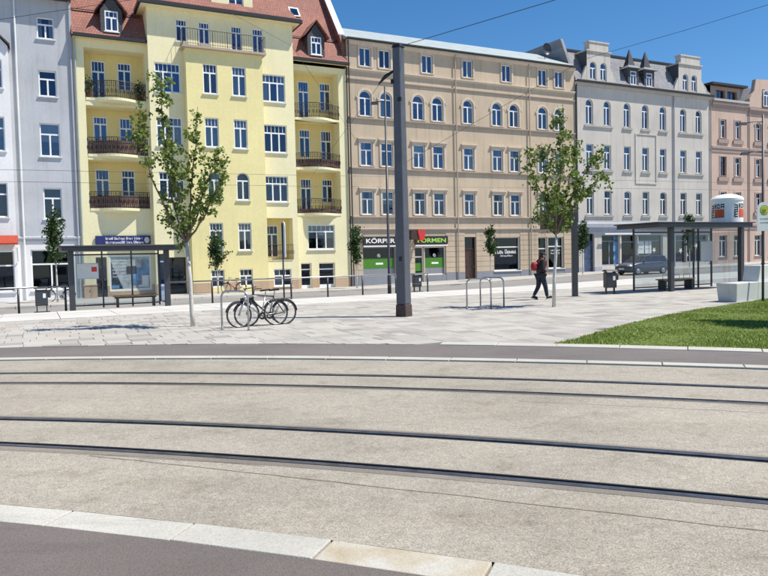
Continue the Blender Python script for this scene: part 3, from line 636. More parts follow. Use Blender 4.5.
# ---- white apartment house with mansard
S0, S1 = 40.98, 57.58; EZ = 16.02
B = Bld('apartment_house', 'white house with dark mansard roof, two gabled wall dormers and pointed dormers', S0, -.1)
ops = []
for c in (37.42, 39.18, 41.21, 43.13, 45.05, 47.33, 49.13):
    a, b = c*K-.40, c*K+.40
    ops.append(dict(r=(a, b, fz(11.27), fz(13.14)), arch=.39, tr=.27)); ops.append(dict(r=(a, b, fz(7.98), fz(9.82)), tr=.30)); ops.append(dict(r=(a, b, fz(4.56), fz(6.38)), tr=.32, **({'arch': .16} if c in (41.21, 45.05) else {})))
for o in ops: o['sillmat'] = 'whitetrim'; o['rev'] = .2
gf = [dict(r=(fs(36.73), fs(37.77), -.02, fz(3.12)), k='door', mat='doorblue', rev=.3, tr=.2),
      dict(r=(fs(38.5), fs(40.35), .55, fz(3.0)), cols=2, tr=.2, rev=.3, glass='shopglass', mat='greyplinth', cur=0, sill=False, room=2.5), dict(r=(fs(40.5), fs(42.2), .1, fz(3.0)), k='door', glazed=1, rev=.3, mat='greyplinth', tr=.2),
      dict(r=(fs(42.3), fs(44.96), .55, fz(3.0)), cols=2, tr=.2, rev=.3, glass='shopglass', mat='greyplinth', cur=0, sill=False, room=2.5), dict(r=(fs(46.0), fs(47.6), .6, fz(2.95)), cols=1, tr=.2, rev=.3, glass='shopglass', mat='greyplinth', cur=0, sill=False, room=2.5),
      dict(r=(fs(47.7), fs(50.2), .6, fz(2.95)), cols=2, tr=.2, rev=.3, glass='shopglass', mat='greyplinth', cur=0, sill=False, room=2.5)]
facade(B, 'white', S0, S1, -.5, EZ, 0, ops+gf); body(B, 'white', S0, S1, -.5, EZ)
band(B, 'shopgrey', S0+.02, S1-.02, fz(3.14), fz(3.95), 0, .3, 'shop_fascia'); m1 = MB(); m1.box(fs(38.5), fs(43.2), -.42, -.31, fz(3.02), fz(3.13)); B.add(m1, 'awning_rail', 'white_frame')
m1 = MB()
for a, b in piers(gf, S0, S1): m1.box(a+.004, b-.004, -.03, -.001, -.5, .45)
B.add(m1, 'plinth', 'shopgrey')
# raised frame round one bay
a, b, c, d = 42.02*K, 44.3*K, fz(6.98), fz(10.88); m1 = MB(); m1.box(a, a+.1, -.06, -.001, c, d); m1.box(b-.1, b, -.06, -.001, c, d); m1.box(a+.1, b-.1, -.06, -.001, c, c+.12); m1.box(a+.1, b-.1, -.06, -.001, d-.1, d); B.add(m1, 'raised_frame', 'white')
for a0, b0 in ((37.42, 39.18), (47.33, 49.13)):
    for z in (11.2, 7.9, 4.48): m1 = MB(); m1.box(a0*K-.62, b0*K+.62, -.11, -.001, fz(z)-.12, fz(z)+.0); B.add(m1, 'sill_band', 'whitetrim')
for c in (41.21, 43.13, 45.05):
    for z in (11.2, 7.9, 4.48): m1 = MB(); m1.box(c*K-.58, c*K+.58, -.11, -.001, fz(z)-.12, fz(z)+.0); B.add(m1, 'sill_band', 'whitetrim')
band(B, 'whitetrim', S0, S1, EZ-.25, EZ+.05, 0, .28, 'cornice'); gutter(B, S0, S1, -.29, EZ+.0)
MT = 19.1; my = 1.5
def mz(y): return EZ+.14+(MT-EZ-.14)*(y+.15)/(my+.15)
m1 = MB(); m1.q((S0+.05, -.15, EZ+.14), (S1-.05, -.15, EZ+.14), (S1-.6, my, MT), (S0+.35, my, MT)); m1.q((S0+.35, my, MT), (S1-.6, my, MT), (S1-.6, 9, MT+.8), (S0+.35, 9, MT+.8)); m1.q((S1-.05, -.15, EZ+.14), (S1-.05, 11, EZ+.14), (S1-.6, 9, MT+.8), (S1-.6, my, MT)); m1.q((S0+.05, 11, EZ+.14), (S0+.05, -.15, EZ+.14), (S0+.35, my, MT), (S0+.35, 9, MT+.8)); m1.q((S1-.05, 11, EZ+.14), (S0+.05, 11, EZ+.14), (S0+.35, 9, MT+.8), (S1-.6, 9, MT+.8))
rf = B.add(m1, 'roof', 'palelslate')
m1 = MB(); m1.box(S0+.3, S1-.55, my-.12, my+.1, MT-.06, MT+.12); B.add(m1, 'ridge_board', 'gutter', rf)
m1 = MB(); m1.prism([(S0+.02, .0, EZ+.1), (S0+.02, 1.7, MT+1.0), (S0+.02, 8, MT+1.2), (S0+.02, 8, EZ+.1)], (.28, 0, 0)); B.add(m1, 'party_wall', 'palelslate', rf)
for x0, x1 in ((42.06, 45.2), (53.0, 56.5)):        # gabled wall dormers
    xm = (x0+x1)/2; wn2 = [dict(r=(xm-.96, xm-.26, 16.3, 17.92), arch=.34, cols=2, rev=.16, sillmat='whitetrim'), dict(r=(xm+.2, xm+.9, 16.3, 17.92), arch=.34, cols=2, rev=.16, sillmat='whitetrim')]
    facade(B, 'white', x0+.25, x1-.25, EZ+.16, 18.75, -.06, wn2, 'dormer_wall')
    m1 = MB(); m1.q((x0+.25, 2.2, EZ+.16), (x0+.25, -.06, EZ+.16), (x0+.25, -.06, 18.75), (x0+.25, 2.2, 18.75)); m1.q((x1-.25, -.06, EZ+.16), (x1-.25, 2.2, EZ+.16), (x1-.25, 2.2, 18.75), (x1-.25, -.06, 18.75)); B.add(m1, 'dormer_cheek', 'slate')
    for sg_ in (-1, 1):      # curved scrolls at the foot of the gable
        e_ = xm+sg_*(x1-x0-.5)/2; m1 = MB(); pr_ = [(e_+sg_*.004, EZ+.16)] + [(e_+sg_*(.02+.62*(1-math.sin(q*.2618))), EZ+.16+1.35*math.sin(q*.2618)**.8 if q else EZ+.16) for q in range(7)]
        m1.prism([(x, -.05, z) for x, z in pr_], (0, .25, 0)); B.add(m1, 'gable_scroll', 'white')
    m1 = MB(); m1.box(x0+.18, x1-.18, -.16, 2.2, 18.75, 18.87); m1.box(x0+.5, x1-.5, -.1, .5, 18.87, 19.5); m1.box(x0+.42, x1-.42, -.16, .56, 19.5, 19.62); B.add(m1, 'dormer_parapet', 'white')
for xm in (47.68, 49.6):                             # pointed dormers
    facade(B, 'slate', xm-.62, xm+.62, EZ+.2, 17.8, -.02, [dict(r=(xm-.36, xm+.36, 16.35, 17.55), cols=2, tr=.3, rev=.08)], 'dormer_wall')
    m1 = MB(); m1.q((xm-.62, 1.4, EZ+.2), (xm-.62, -.02, EZ+.2), (xm-.62, -.02, 17.8), (xm-.62, 1.4, 17.8)); m1.q((xm+.62, -.02, EZ+.2), (xm+.62, 1.4, EZ+.2), (xm+.62, 1.4, 17.8), (xm+.62, -.02, 17.8)); B.add(m1, 'dormer_cheek', 'slate')
    m1 = MB(); m1.frustum(xm-.85, xm+.85, -.28, 1.2, 17.8, 18.12, .45, .45); B.add(m1, 'dormer_eave', 'palelslate'); m1 = MB(); m1.frustum(xm-.40, xm+.40, .17, .75, 18.12, 19.55, .37, .27); B.add(m1, 'spire', 'slate')
pipe(B, fs(46.2), 0, .1, 16., 'shopgrey', .06); pipe(B, S0+.1, 0, -.2, 16., 'gutter', .07); pipe(B, S1-.1, 0, .1, 16., 'pinktrim')
# shop window pictures: white stars and posters
for x, z, r in ((47.2*K, 1.7, .3), (47.9*K, 1.25, .28), (49.0*K, 2.15, .33), (49.6*K, 1.2, .25), (44.2*K, 1.8, .28)):
    m1 = MB(); m1.prism([(x+r*(1 if q % 2 else .42)*math.sin(q*.6283), .235, z+r*(1 if q % 2 else .42)*math.cos(q*.6283)) for q in range(10)], (0, .004, 0)); B.add(m1, 'star', 'textwhite')
for x in (42.75, 43.55): m1 = MB(); m1.box(x*K-.4, x*K+.4, .235, .24, 1.5, 2.6); ps = B.add(m1, 'poster', 'paper'); scribble(B, x*K-.3, x*K+.3, 2.2, 2.3, .233, 'printgrey', ps, 3); scribble(B, x*K-.3, x*K+.3, 1.9, 1.98, .233, 'printgrey', ps, 4)
m1 = MB(); m1.box(fs(39.85), fs(40.3), .236, .24, .6, fz(2.9)); B.add(m1, 'window_print', 'printblue')

# ---- pink houses at the end of the row
def pinkhouse(S0, S1, cols, EZ, label, zb, extra):
    B = Bld('apartment_house', label, S0, zb); ops = []
    for c in cols:
        for z0, z1 in ((11.06, 12.6), (7.9, 9.5), (5.0, 6.55)): ops.append(dict(r=(c-.43, c+.43, fz(z0), fz(z1)), tr=.3, rev=.22, mat='doorbrown' if random.random() < .4 else 'white_frame', sillmat='pinktrim', sur=.1, surmat='pink', arch=extra.get('arch', 0) if z0 > 11 else 0))
    gf = [dict(r=(c-.55, c+.55, 1.0, fz(2.9)), cols=2, tr=.25, rev=.25, sillmat='pinktrim') for c in cols]
    facade(B, 'pink', S0, S1, -.3, EZ, 0, ops+gf); body(B, 'pink', S0, S1, -.3, EZ)
    for c in cols:
        for z in (11.0, 7.84, 4.94): m1 = MB(); m1.frustum(c-.72, c+.72, -.12, .0, fz(z)-.45, fz(z)-.07, -.0, 0); B.add(m1, 'apron', 'pinktrim')
    band(B, 'pinktrim', S0, S1, fz(9.85), fz(10.4), 0, .12); band(B, 'pinktrim', S0, S1, fz(3.4), fz(3.9), 0, .14); band(B, 'pinktrim', S0, S1, EZ-.62, EZ+.02, 0, .22, 'cornice'); return B
B = pinkhouse(57.62, 62.84, (59.27, 61.36), 15.75, 'pink house with a broad flat-roofed attic dormer between white and gabled houses', .1, {})
m1 = MB(); m1.box(57.7, 62.7, .5, 5, 15.77, 16.2); B.add(m1, 'attic_base', 'slate')
facade(B, 'pinktrim', 57.9, 62.2, 15.8, 17.3, .3, [dict(r=(58.7, 59.95, 15.95, 16.95), cols=2, tr=0, rev=.3, mat='doorbrown', sill=False), dict(r=(60.25, 61.65, 15.95, 16.95), cols=2, tr=0, rev=.3, mat='doorbrown', sill=False)], 'attic_wall')
m1 = MB(); m1.box(57.62, 62.6, -.2, 6, 17.32, 17.52); B.add(m1, 'roof', 'gutter')
m1 = MB(); m1.prism([(62.22, .28, 15.8), (62.8, .28, 15.8), (62.7, .28, 17.3), (62.22, .28, 17.3)], (0, 4, 0)); B.add(m1, 'attic_cheek', 'palelslate')
m1 = MB(); m1.box(57.7, 62.8, -.3, -.12, 15.76, 15.98); B.add(m1, 'parapet', 'whitetrim')
B = pinkhouse(62.88, 72.5, (64.4, 66.5, 68.6, 70.6), 15.55, 'pink house with a curved gable at the end of the row', .2, {'arch': .2})
gp = [(63.05, 15.6), (63.1, 16.4), (63.35, 16.75), (63.75, 17.2), (63.9, 17.9), (64.0, 18.35), (67.2, 18.5), (68.4, 17.9), (68.6, 17.2), (69.3, 16.5), (69.5, 15.6)]
m1 = MB(); m1.prism([(x, -.02, z) for x, z in gp], (0, .4, 0)); gb = B.add(m1, 'gable', 'pink'); window(B, dict(r=(65.0, 65.9, 15.75, 17.4), arch=.45, rev=.1, sillmat='pinktrim'), -.16)
m1 = MB(); m1.q((62.9, .1, 15.6), (72.5, .1, 15.6), (72.5, 3, 18.4), (62.9, 3, 18.4)); m1.q((62.9, 3, 18.4), (72.5, 3, 18.4), (72.5, 11, 19), (62.9, 11, 19)); m1.q((62.9, .1, 15.6), (62.9, 3, 18.4), (62.9, 11, 19), (62.9, 11, 15.6)); B.add(m1, 'roof', 'slate')
pipe(B, 62.95, 0, .3, 15.6, 'pinktrim')

# ---- grey house
S0, S1 = -9., 2.39; EZ = 17.25
B = Bld('apartment_house', 'pale grey-blue house with white shopfront beside the yellow house', S0, -.38)
ops = []
for c in (.86, -3.2, -5.2):
    cc = c*K
    for z0, z1, hw in ((13.33, 14.42, .46), (10.39, 11.72, .48), (7.31, 9.02, .54), (4.08, 5.69, .5)): ops.append(dict(r=(cc-hw, cc+hw, fz(z0), fz(z1)), tr=.33, rev=.16))
gf = [dict(r=(fs(-.28), fs(1.62), fz(.4), fz(2.5)), cols=2, tr=.36, rev=.2, glass='shopglass', cur=0, sillmat='trimwhite', room=2.5)]
facade(B, 'grey', S0, S1, fz(2.95), EZ, 0, ops); facade(B, 'trimwhite', S0, S1, -.6, fz(2.95)-.001, 0, gf, 'shopfront'); body(B, 'grey', S0, S1, -.6, EZ)
band(B, 'grey', S0, S1, fz(2.93), fz(3.18), 0, .12)
m1 = MB(); m1.box(S0, S1, -.55, 0.3, EZ, EZ+.14); B.add(m1, 'eave', 'gutter'); m1 = MB(); m1.q((S0, -.6, EZ+.15), (S1, -.6, EZ+.15), (S1, 5, EZ+5), (S0, 5, EZ+5)); m1.q((S0, 5, EZ+5), (S1, 5, EZ+5), (S1, 11, EZ), (S0, 11, EZ)); m1.q((S1, -.6, EZ+.15), (S1, 11, EZ), (S1, 5, EZ+5)); B.add(m1, 'roof', 'redtile')
pipe(B, -.62, 0, -.3, EZ, 'trimwhite', .055); pipe(B, S1-.12, .0, -.3, EZ, 'shopgrey', .05)
# ---- white house standing forward
S0, S1 = -9.2, -1.02; T1 = -.75
B = Bld('corner_house', 'bright white house with red awning adjoining the grey-blue house', S0, -.38)
ops = []
for c in (-1.72, -3.6, -5.6):
    for z0, z1 in ((10.5, 11.9), (7.4, 9.1), (4.12, 5.84)): ops.append(dict(r=(c*K-.62, c*K+.62, fz(z0), fz(z1)), tr=.33, rev=.2))
gf = [dict(r=(fs(-2.7), fs(-1.02), fz(.4), fz(2.45)), cols=2, tr=.36, rev=.2, glass='shopglass', cur=0, room=.5), dict(r=(fs(-5.5), fs(-3.2), fz(.4), fz(2.45)), cols=2, tr=.36, rev=.2, glass='shopglass', cur=0, room=.5)]
facade(B, 'offwhite', S0, S1, -.6, fz(12.6), T1, ops+gf)
m1 = MB(); zt = fz(12.6); m1.q((S1, T1, -.6), (S1, -.005, -.6), (S1, -.005, zt), (S1, T1, zt)); m1.q((S0, -.005, -.6), (S0, T1, -.6), (S0, T1, zt), (S0, -.005, zt)); B.add(m1, 'side_wall', 'offwhite')
m1 = MB(); m1.prism([(S1+.12, T1-.2, zt), (S1+.12, -.006, zt), (S1-.9, -.006, zt+1.0), (S1-.9, T1-.2, zt+1.0)][::-1], (0, 0, .1)); m1.box(S0, S1-.9, T1-.2, -.006, zt+1.0, zt+1.1); B.add(m1, 'roof', 'slate')
m1 = MB(); m1.box(S0, S1-.02, T1+.002, -.006, zt, zt+1.0); 
m1 = MB(); m1.prism([(S0, T1, zt), (S1, T1, zt), (S1-.9, T1, zt+.99), (S0, T1, zt+.99)], (0, .7, 0)); B.add(m1, 'attic_wall', 'offwhite')
m1 = MB(); m1.prism([(S0, T1-.02, fz(3.22)), (S0, T1-.8, fz(2.82)), (S0, T1-.8, fz(2.74)), (S0, T1-.02, fz(3.14))], (S1-S0+.1, 0, 0)); aw = B.add(m1, 'awning', 'awningred'); m1 = MB(); m1.tube([(S1+.05, T1-.02, fz(1.9)), (S1+.05, T1-.95, fz(2.62))], .03, 6); B.add(m1, 'awning_arm', 'trimwhite', aw)

# ---- yellow house
S0, S1 = 2.41, 20.17
B = Bld('apartment_house', 'yellow house with central oriel, red tile roof and iron loggia balconies', S0, -.38)
TA, TO, LB = -.7, -1.4, 1.2
def rail_path(a, b, y, bow, n=14):
    pts = []
    for i in range(n+1):
        u = i/n; x = a+(b-a)*u; v = (u-.12)/.76
        pts.append((x, y-(bow*math.sin(math.pi*v) if 0 < v < 1 else 0)))
    return pts
def balcony(a, b, z, y, bow, h=1.0, screen=0.):
    pts = rail_path(a, b, y, bow); m1 = MB()
    sl_ = [(x, yy-.03, z-.16) for x, yy in pts] + [(b, y+.5, z-.16), (a, y+.5, z-.16)]; m1.prism(sl_, (0, 0, .16))
    for (x0, y0), (x1, y1) in zip(pts[:-1], pts[1:]):   # curved soffit moulding
        k = lambda yy: max(0., y-yy)*.6
        m1.prism([(x0, y0+.06, z-.161), (x1, y1+.06, z-.161), (x1, y1+.06, z-.165-k(y1)*.5), (x0, y0+.06, z-.165-k(y0)*.5)], (0, .12, 0))
    bl = B.add(m1, 'balcony', 'cream'); m1 = MB(); L = 0
    m1.tube([(x, yy, z+h) for x, yy in pts], .024, 6); m1.tube([(x, yy, z+.1) for x, yy in pts], .016, 6); m1.tube([(x, yy, z+h*.72) for x, yy in pts], .013, 6)
    n = int((b-a)/.115)
    for i in range(n+1):
        u = i/n*(len(pts)-1); k = min(int(u), len(pts)-2); f = u-k; x = pts[k][0]*(1-f)+pts[k+1][0]*f; yy = pts[k][1]*(1-f)+pts[k+1][1]*f
        m1.tube([(x, yy, z), (x, yy, z+h)], .026 if i % 7 == 0 else .016, 5)
        if i % 2 == 0: m1.tube([(x+.05*math.cos(q), yy, z+h*.86+.05*math.sin(q)) for q in np.linspace(0, 6.283, 7)[:-1]], .009, 4, closed=True); m1.tube([(x+.055*math.cos(q), yy, z+h*.4+.12*math.sin(q)) for q in np.linspace(0, 6.283, 9)[:-1]], .015, 4, closed=True)
    B.add(m1, 'railing', 'iron', bl)
    if screen:
        m1 = MB()
        for (x0, y0), (x1, y1) in zip(pts[:-1], pts[1:]): m1.q((x0, y0+.03, z+.03), (x1, y1+.03, z+.03), (x1, y1+.03, z+h*screen), (x0, y0+.03, z+h*screen))
        B.add(m1, 'screen', 'brown', bl)
    return bl
def loggias(x0, x1, rows, cx, wl, wr, topz, gfops, screens):
    ops = [dict(r=(cx[0], cx[1], z0, z1), k='hole', rev=LB) for z0, z1 in rows]
    facade(B, 'cream', x0, x1, -.6, topz, 0, ops+gfops)
    for i, (z0, z1) in enumerate(rows):
        wz = (z0+.95 if not i else z0+.9); top = z1-.42
        facade(B, 'loggia', cx[0]-.0, cx[1]+.0, z0, z1, LB-.001, [dict(r=(c-.41, c+.41, z0+(.15 if (i+k) % 2 == 0 else .85), top), tr=.28, tc=4, rev=.12, sill=False, cur=0) for k, c in enumerate((wl, wr))], 'loggia_wall')
        balcony(cx[0]+.03, cx[1]-.03, z0+.02, .0, .55, h=(1.0), screen=screens[i])
rowsL = [(11.72, 14.72), (8.34, 11.28), (5.06, 8.02)]; rowsR = [(11.42, 14.66), (8.02, 11.28), (4.85, 7.82)]
gfL = [dict(r=(3.95, 6.42, .0, 2.2), cols=1, tr=0, rev=.12, glass='shopglass', cur=0, mat='white_frame', room=1.2, sill=False, fr=.1), dict(r=(3.2, 3.82, -.36, 2.1), k='door', rev=.3, mat='anthracite', glazed=1)]
loggias(S0, 6.62, rowsL, (3.0, 6.5), 3.87, 5.4, 15.25, gfL, (0, .8, .75))
gfR = [dict(r=(16.93, 18.95, 2.35, 4.08), cols=3, tr=.28, tc=6, rev=.14), dict(r=(16.36, 17.14, -.36, 1.43), k='door', glazed=1, mat='white_frame', rev=.25), dict(r=(17.7, 18.9, -.36, 1.42), k='door', mat='white_frame', rev=.25, glazed=1)]
loggias(15.94, S1, rowsR, (16.2, 19.5), 17.33, 18.96, 15.05, gfR, (0, .55, .3))
# bay with oriel
wl = [dict(r=(6.95, 8.5, 12.25, 14.06), cols=3, tr=.3, tc=6), dict(r=(6.95, 8.5, 8.93, 10.73), cols=3, tr=.3, tc=6), dict(r=(6.98, 8.52, 5.68, 7.33), cols=3, tr=.3, tc=6), dict(r=(7.35, 8.5, -.36, 2.0), k='door', rev=.5, mat='anthracite', glazed=1)]
wt = [dict(r=(8.32, 9.01, 15.47, 16.86), tc=4, tr=.3, cur=0), dict(r=(9.73, 10.43, 15.47, 16.86), tc=4, tr=.3, cur=0), dict(r=(11.79, 12.51, 15.1, 16.86), tc=4, tr=.25, sill=False, cur=0), dict(r=(13.19, 13.93, 15.1, 16.86), tc=4, tr=.25, sill=False, cur=0)]
wr = [dict(r=(13.76, 15.35, 12.18, 13.98), cols=3, tr=.3, tc=6), dict(r=(13.78, 15.37, 8.84, 10.68), cols=3, tr=.3, tc=6), dict(r=(13.77, 15.36, 5.56, 7.29), cols=3, tr=.3, tc=6), dict(r=(13.77, 15.6, 1.7, 4.49), k='hole', rev=.9), dict(r=(14.18, 15.42, -.08, 1.08), tr=.4, tc=3)]
facade(B, 'cream', 6.60, 15.96, -.6, 17.45, TA, wl+wt+wr)
facade(B, 'loggia', 13.77, 15.6, 1.7, 4.49, TA+.899, [dict(r=(13.95, 14.85, 1.85, 4.05), tr=.28, tc=3, rev=.12, sill=False, cur=0)], 'loggia_wall')
m1 = MB(); m1.q((6.60, .4, -.6), (6.60, TA, -.6), (6.60, TA, 17.45), (6.60, .4, 17.45)); m1.q((15.96, TA, -.6), (15.96, .4, -.6), (15.96, .4, 17.45), (15.96, TA, 17.45)); m1.q((6.6, .4, 15.2), (6.6, 3.4, 15.2), (6.6, 3.4, 17.45), (6.6, .4, 17.45)); m1.q((15.96, .4, 15), (15.96, 3.4, 15), (15.96, 3.4, 17.45), (15.96, .4, 17.45)); B.add(m1, 'bay_side', 'cream')
m1 = MB(); pts = [(13.8, TA-.04), (15.57, TA-.04)]
m1.tube([(13.8, TA-.05, 2.7), (15.58, TA-.05, 2.7)], .022, 6); m1.tube([(13.8, TA-.05, 1.75), (15.58, TA-.05, 1.75)], .016, 6)
for i in range(17): x = 13.8+1.78*i/16; m1.tube([(x, TA-.05, 1.7), (x, TA-.05, 2.7)], .012, 5); m1.tube([(x+.05*math.cos(q), TA-.05, 2.2+.14*math.sin(q)) for q in np.linspace(0, 6.283, 9)[:-1]], .010, 4, closed=True)
B.add(m1, 'railing', 'rust')
wo = []
for c in (10.2, 12.04):
    wo += [dict(r=(c-.45, c+.45, 12.21, 14.08), tc=4, tr=.3), dict(r=(c-.44, c+.44, 8.88, 10.73), tr=.3, tc=4), dict(r=(c-.38, c+.48, 5.58, 7.35), arch=.40, tr=.3), dict(r=(c-.36, c+.5, 2.35, 4.13), tr=.28, tc=4), dict(r=(c-.36, c+.5, .03, 1.15), tr=.4, tc=3, sill=False)]
OX0, OX1, OZ = 8.72, 13.6, 15.0
facade(B, 'yellow', OX0, OX1, -.6, OZ, TO, wo, 'oriel_wall')
m1 = MB(); m1.q((OX0, TA-.002, -.6), (OX0, TO, -.6), (OX0, TO, OZ), (OX0, TA-.002, OZ)); m1.q((OX1, TO, -.6), (OX1, TA-.002, -.6), (OX1, TA-.002, OZ), (OX1, TO, OZ)); B.add(m1, 'oriel_side', 'yellow')
m1 = MB(); m1.box(OX0-.22, OX1+.2, TO-.3, TA-.003, OZ-.08, OZ+.06); bl = B.add(m1, 'balcony_slab', 'tanband'); m1 = MB(); x0, x1, y0, z = OX0-.18, OX1+.16, TO-.26, OZ+.06
m1.tube([(x0, TA, z+1), (x0, y0, z+1), (x1, y0, z+1), (x1, TA, z+1)], .022, 6); m1.tube([(x0, TA, z+.12), (x0, y0, z+.12), (x1, y0, z+.12), (x1, TA, z+.12)], .015, 6)
n = 34
for i in range(n+1): x = x0+(x1-x0)*i/n; m1.tube([(x, y0, z), (x, y0, z+1)], .022 if i % 6 == 0 else .010, 5)
for xx in (x0, x1):
    for i in range(5): yy = y0+(TA-y0)*i/5; m1.tube([(xx, yy, z), (xx, yy, z+1)], .010, 5)
B.add(m1, 'railing', 'iron', bl)
# plinth
m1 = MB()
for a, b in piers([gfL[0], gfL[1]], S0+.02, 6.58): m1.box(a+.004, b-.004, -.03, -.001, -.6, .34)
m1.box(6.62, 7.33, TA-.03, TA-.001, -.6, .34); m1.box(8.52, OX0-.003, TA-.03, TA-.001, -.6, .34); m1.box(13.62, 14.16, TA-.03, TA-.001, -.6, .34); m1.box(15.44, 15.94, TA-.03, TA-.001, -.6, .34); m1.box(14.16, 15.44, TA-.028, TA-.001, -.6, -.10)
for a, b in piers([o for o in wo if o['r'][3] < 2], OX0, OX1): m1.box(a+.004, b-.004, TO-.03, TO-.001, -.6, .34)
for a, b in piers(gfR[1:], 15.98, S1-.02): m1.box(a+.004, b-.004, -.03, -.001, -.6, .34)
m1.box(3.97, 6.40, -.025, -.001, -.6, -.02); B.add(m1, 'plinth', 'sand')
# signs over the shop
m1 = MB(); m1.box(3.22, 6.43, -.14, -.05, 2.86, 3.40); sg = B.add(m1, 'banner', 'blue'); sg['label'] = 'blue banner with two lines of small white lettering'; scribble(B, 3.8, 6.0, 3.16, 3.32, -.142, 'textwhite', sg, 21); scribble(B, 3.8, 6.0, 2.92, 3.08, -.142, 'textwhite', sg, 22)
m1 = MB(); m1.prism([(6.2+.16*math.cos(q*.785), -.143, 3.12+.2*math.sin(q*.785)) for q in range(8)], (0, .002, 0)); B.add(m1, 'emblem', 'curtain', sg)
m1 = MB(); m1.box(4.0, 6.4, -.10, -.03, 2.5, 2.74); B.add(m1, 'name_board', 'greyplinth')
a, b, c, d = gfL[0]['r']; m1 = MB(); m1.q((a+.1, .092, c+.1), (b-.1, .092, c+.1), (b-.1, .092, d-.1), (a+.1, .092, d-.1)); wp = B.add(m1, 'window_print', 'printgrey')
for i in range(6): scribble(B, a+.2, a+1.05, d-.35-i*.2, d-.25-i*.2, .09, 'textwhite', wp, 30+i)
for (u, v, p_, q_, mt) in ((.12, .05, .55, .24, 'printblue'), (1.35, .2, 1.9, 1.3, 'printblue'), (1.0, .9, 1.6, 1.4, 'signdark'), (1.7, .1, 2.3, .8, 'paper'), (1.9, .8, 2.35, 1.8, 'printblue')): m1 = MB(); m1.box(a+u, a+p_, .084, .089, c+.12+v, c+.12+q_); B.add(m1, 'picture', mt, wp)
# roofs: main pitch 55 degrees
PT = 1.44
def rz(y, e): return e+PT*(y+.45)
m1 = MB(); e = 15.28; yr = 5.4
m1.q((S0-.05, -.45, e), (S1, -.45, e), (S1, yr, rz(yr, e)), (S0-.05, yr, rz(yr, e))); m1.q((S1, yr, rz(yr, e)), (S1, 11.2, e), (S0-.05, 11.2, e), (S0-.05, yr, rz(yr, e))); m1.q((S1, -.45, e), (S1, 11.2, e), (S1, yr, rz(yr, e))); m1.q((S0-.05, -.45, e), (S0-.05, yr, rz(yr, e)), (S0-.05, 11.2, e)); rf = B.add(m1, 'roof', 'redtile')
m1 = MB(); m1.q((S0, -.45, e-.02), (6.6, -.45, e-.02), (6.6, .0, e-.02), (S0, .0, e-.02)); m1.q((15.96, -.45, e-.02), (S1, -.45, e-.02), (S1, .0, e-.02), (15.96, .0, e-.02)); B.add(m1, 'eave', 'cream')
gutter(B, S0, 6.58, -.45, e-.1, h=.2); gutter(B, 15.98, S1, -.45, e-.1, h=.2)
be = 17.5; x0, x1, y0 = 6.2, 16.36, TA-.5; hp = 3.3
m1 = MB(); m1.q((x0, y0, be), (x1, y0, be), (x1-hp*.62, y0+hp, be+hp*1.3), (x0+hp*.62, y0+hp, be+hp*1.3)); m1.q((x1, y0, be), (x1, 3.5, be), (x1-hp*.62, 3.6, be+hp*1.3), (x1-hp*.62, y0+hp, be+hp*1.3)); m1.q((x0, 3.5, be), (x0, y0, be), (x0+hp*.62, y0+hp, be+hp*1.3), (x0+hp*.62, 3.6, be+hp*1.3)); m1.q((x0+hp*.62, y0+hp, be+hp*1.3), (x1-hp*.62, y0+hp, be+hp*1.3), (x1-hp*.62, 4.2, be+hp*1.35), (x0+hp*.62, 4.2, be+hp*1.35)); B.add(m1, 'bay_roof', 'redtile', rf)
m1 = MB(); m1.box(x0+.02, x1-.02, y0+.03, 1.2, be-.12, be-.01); B.add(m1, 'eave', 'cream', rf); gutter(B, x0, x1, y0+.03, be-.1, h=.24)
m1 = MB(); m1.prism([(x0, y0, be-.1), (x0, y0-.13, be+.13), (x0, y0, be+.14)], (-.01, 0, 0)); m1.box(x0-.14, x0-.002, y0-.1, 1.0, be-.1, be+.12); m1.box(x1+.002, x1+.14, y0-.1, 1.0, be-.1, be+.12); B.add(m1, 'side_gutter', 'gutter', rf)
# dormer between bay slopes (top of the picture) and two gabled dormers
facade(B, 'cream', 9.0, 13.3, be+.35, be+2.2, y0+.55, [dict(r=(9.6, 10.6, be+.5, be+1.7), tr=.3), dict(r=(11.7, 12.7, be+.5, be+1.7), tr=.3)], 'dormer_wall'); m1 = MB(); m1.box(8.8, 13.5, y0+.3, y0+3, be+2.2, be+2.35); m1.box(9.02, 9.1, y0+.56, y0+2.6, be+.2, be+2.2); m1.box(13.2, 13.28, y0+.56, y0+2.6, be+.2, be+2.2); B.add(m1, 'dormer_roof', 'redtile', rf)
for xm in (4.62, 17.84):
    y_ = -.2; zb = e+.15; facade(B, 'slate', xm-.62, xm+.62, zb, 17.05, y_, [dict(r=(xm-.38, xm+.38, 15.75, 16.98), tr=.33, tc=3, rev=.06, sill=True)], 'dormer_wall')
    m1 = MB(); m1.prism([(xm-.62, y_, 17.051), (xm+.62, y_, 17.051), (xm, y_, 17.9)], (0, .05, 0)); m1.q((xm-.62, y_, zb), (xm-.62, y_+1.8, zb), (xm-.62, y_+1.8, 17.05), (xm-.62, y_, 17.05)); m1.q((xm+.62, y_, zb), (xm+.62, y_+1.8, zb), (xm+.62, y_+1.8, 17.05), (xm+.62, y_, 17.05)); B.add(m1, 'dormer_cheek', 'slate', rf)
    m1 = MB()
    for s_ in (-1, 1): m1.prism([(xm, y_-.25, 18.06), (xm, y_+2.6, 18.06), (xm+s_*.92, y_+2.6, 16.9), (xm+s_*.92, y_-.25, 16.9)], (0, 0, .07))
    B.add(m1, 'dormer_roof', 'redtile', rf)
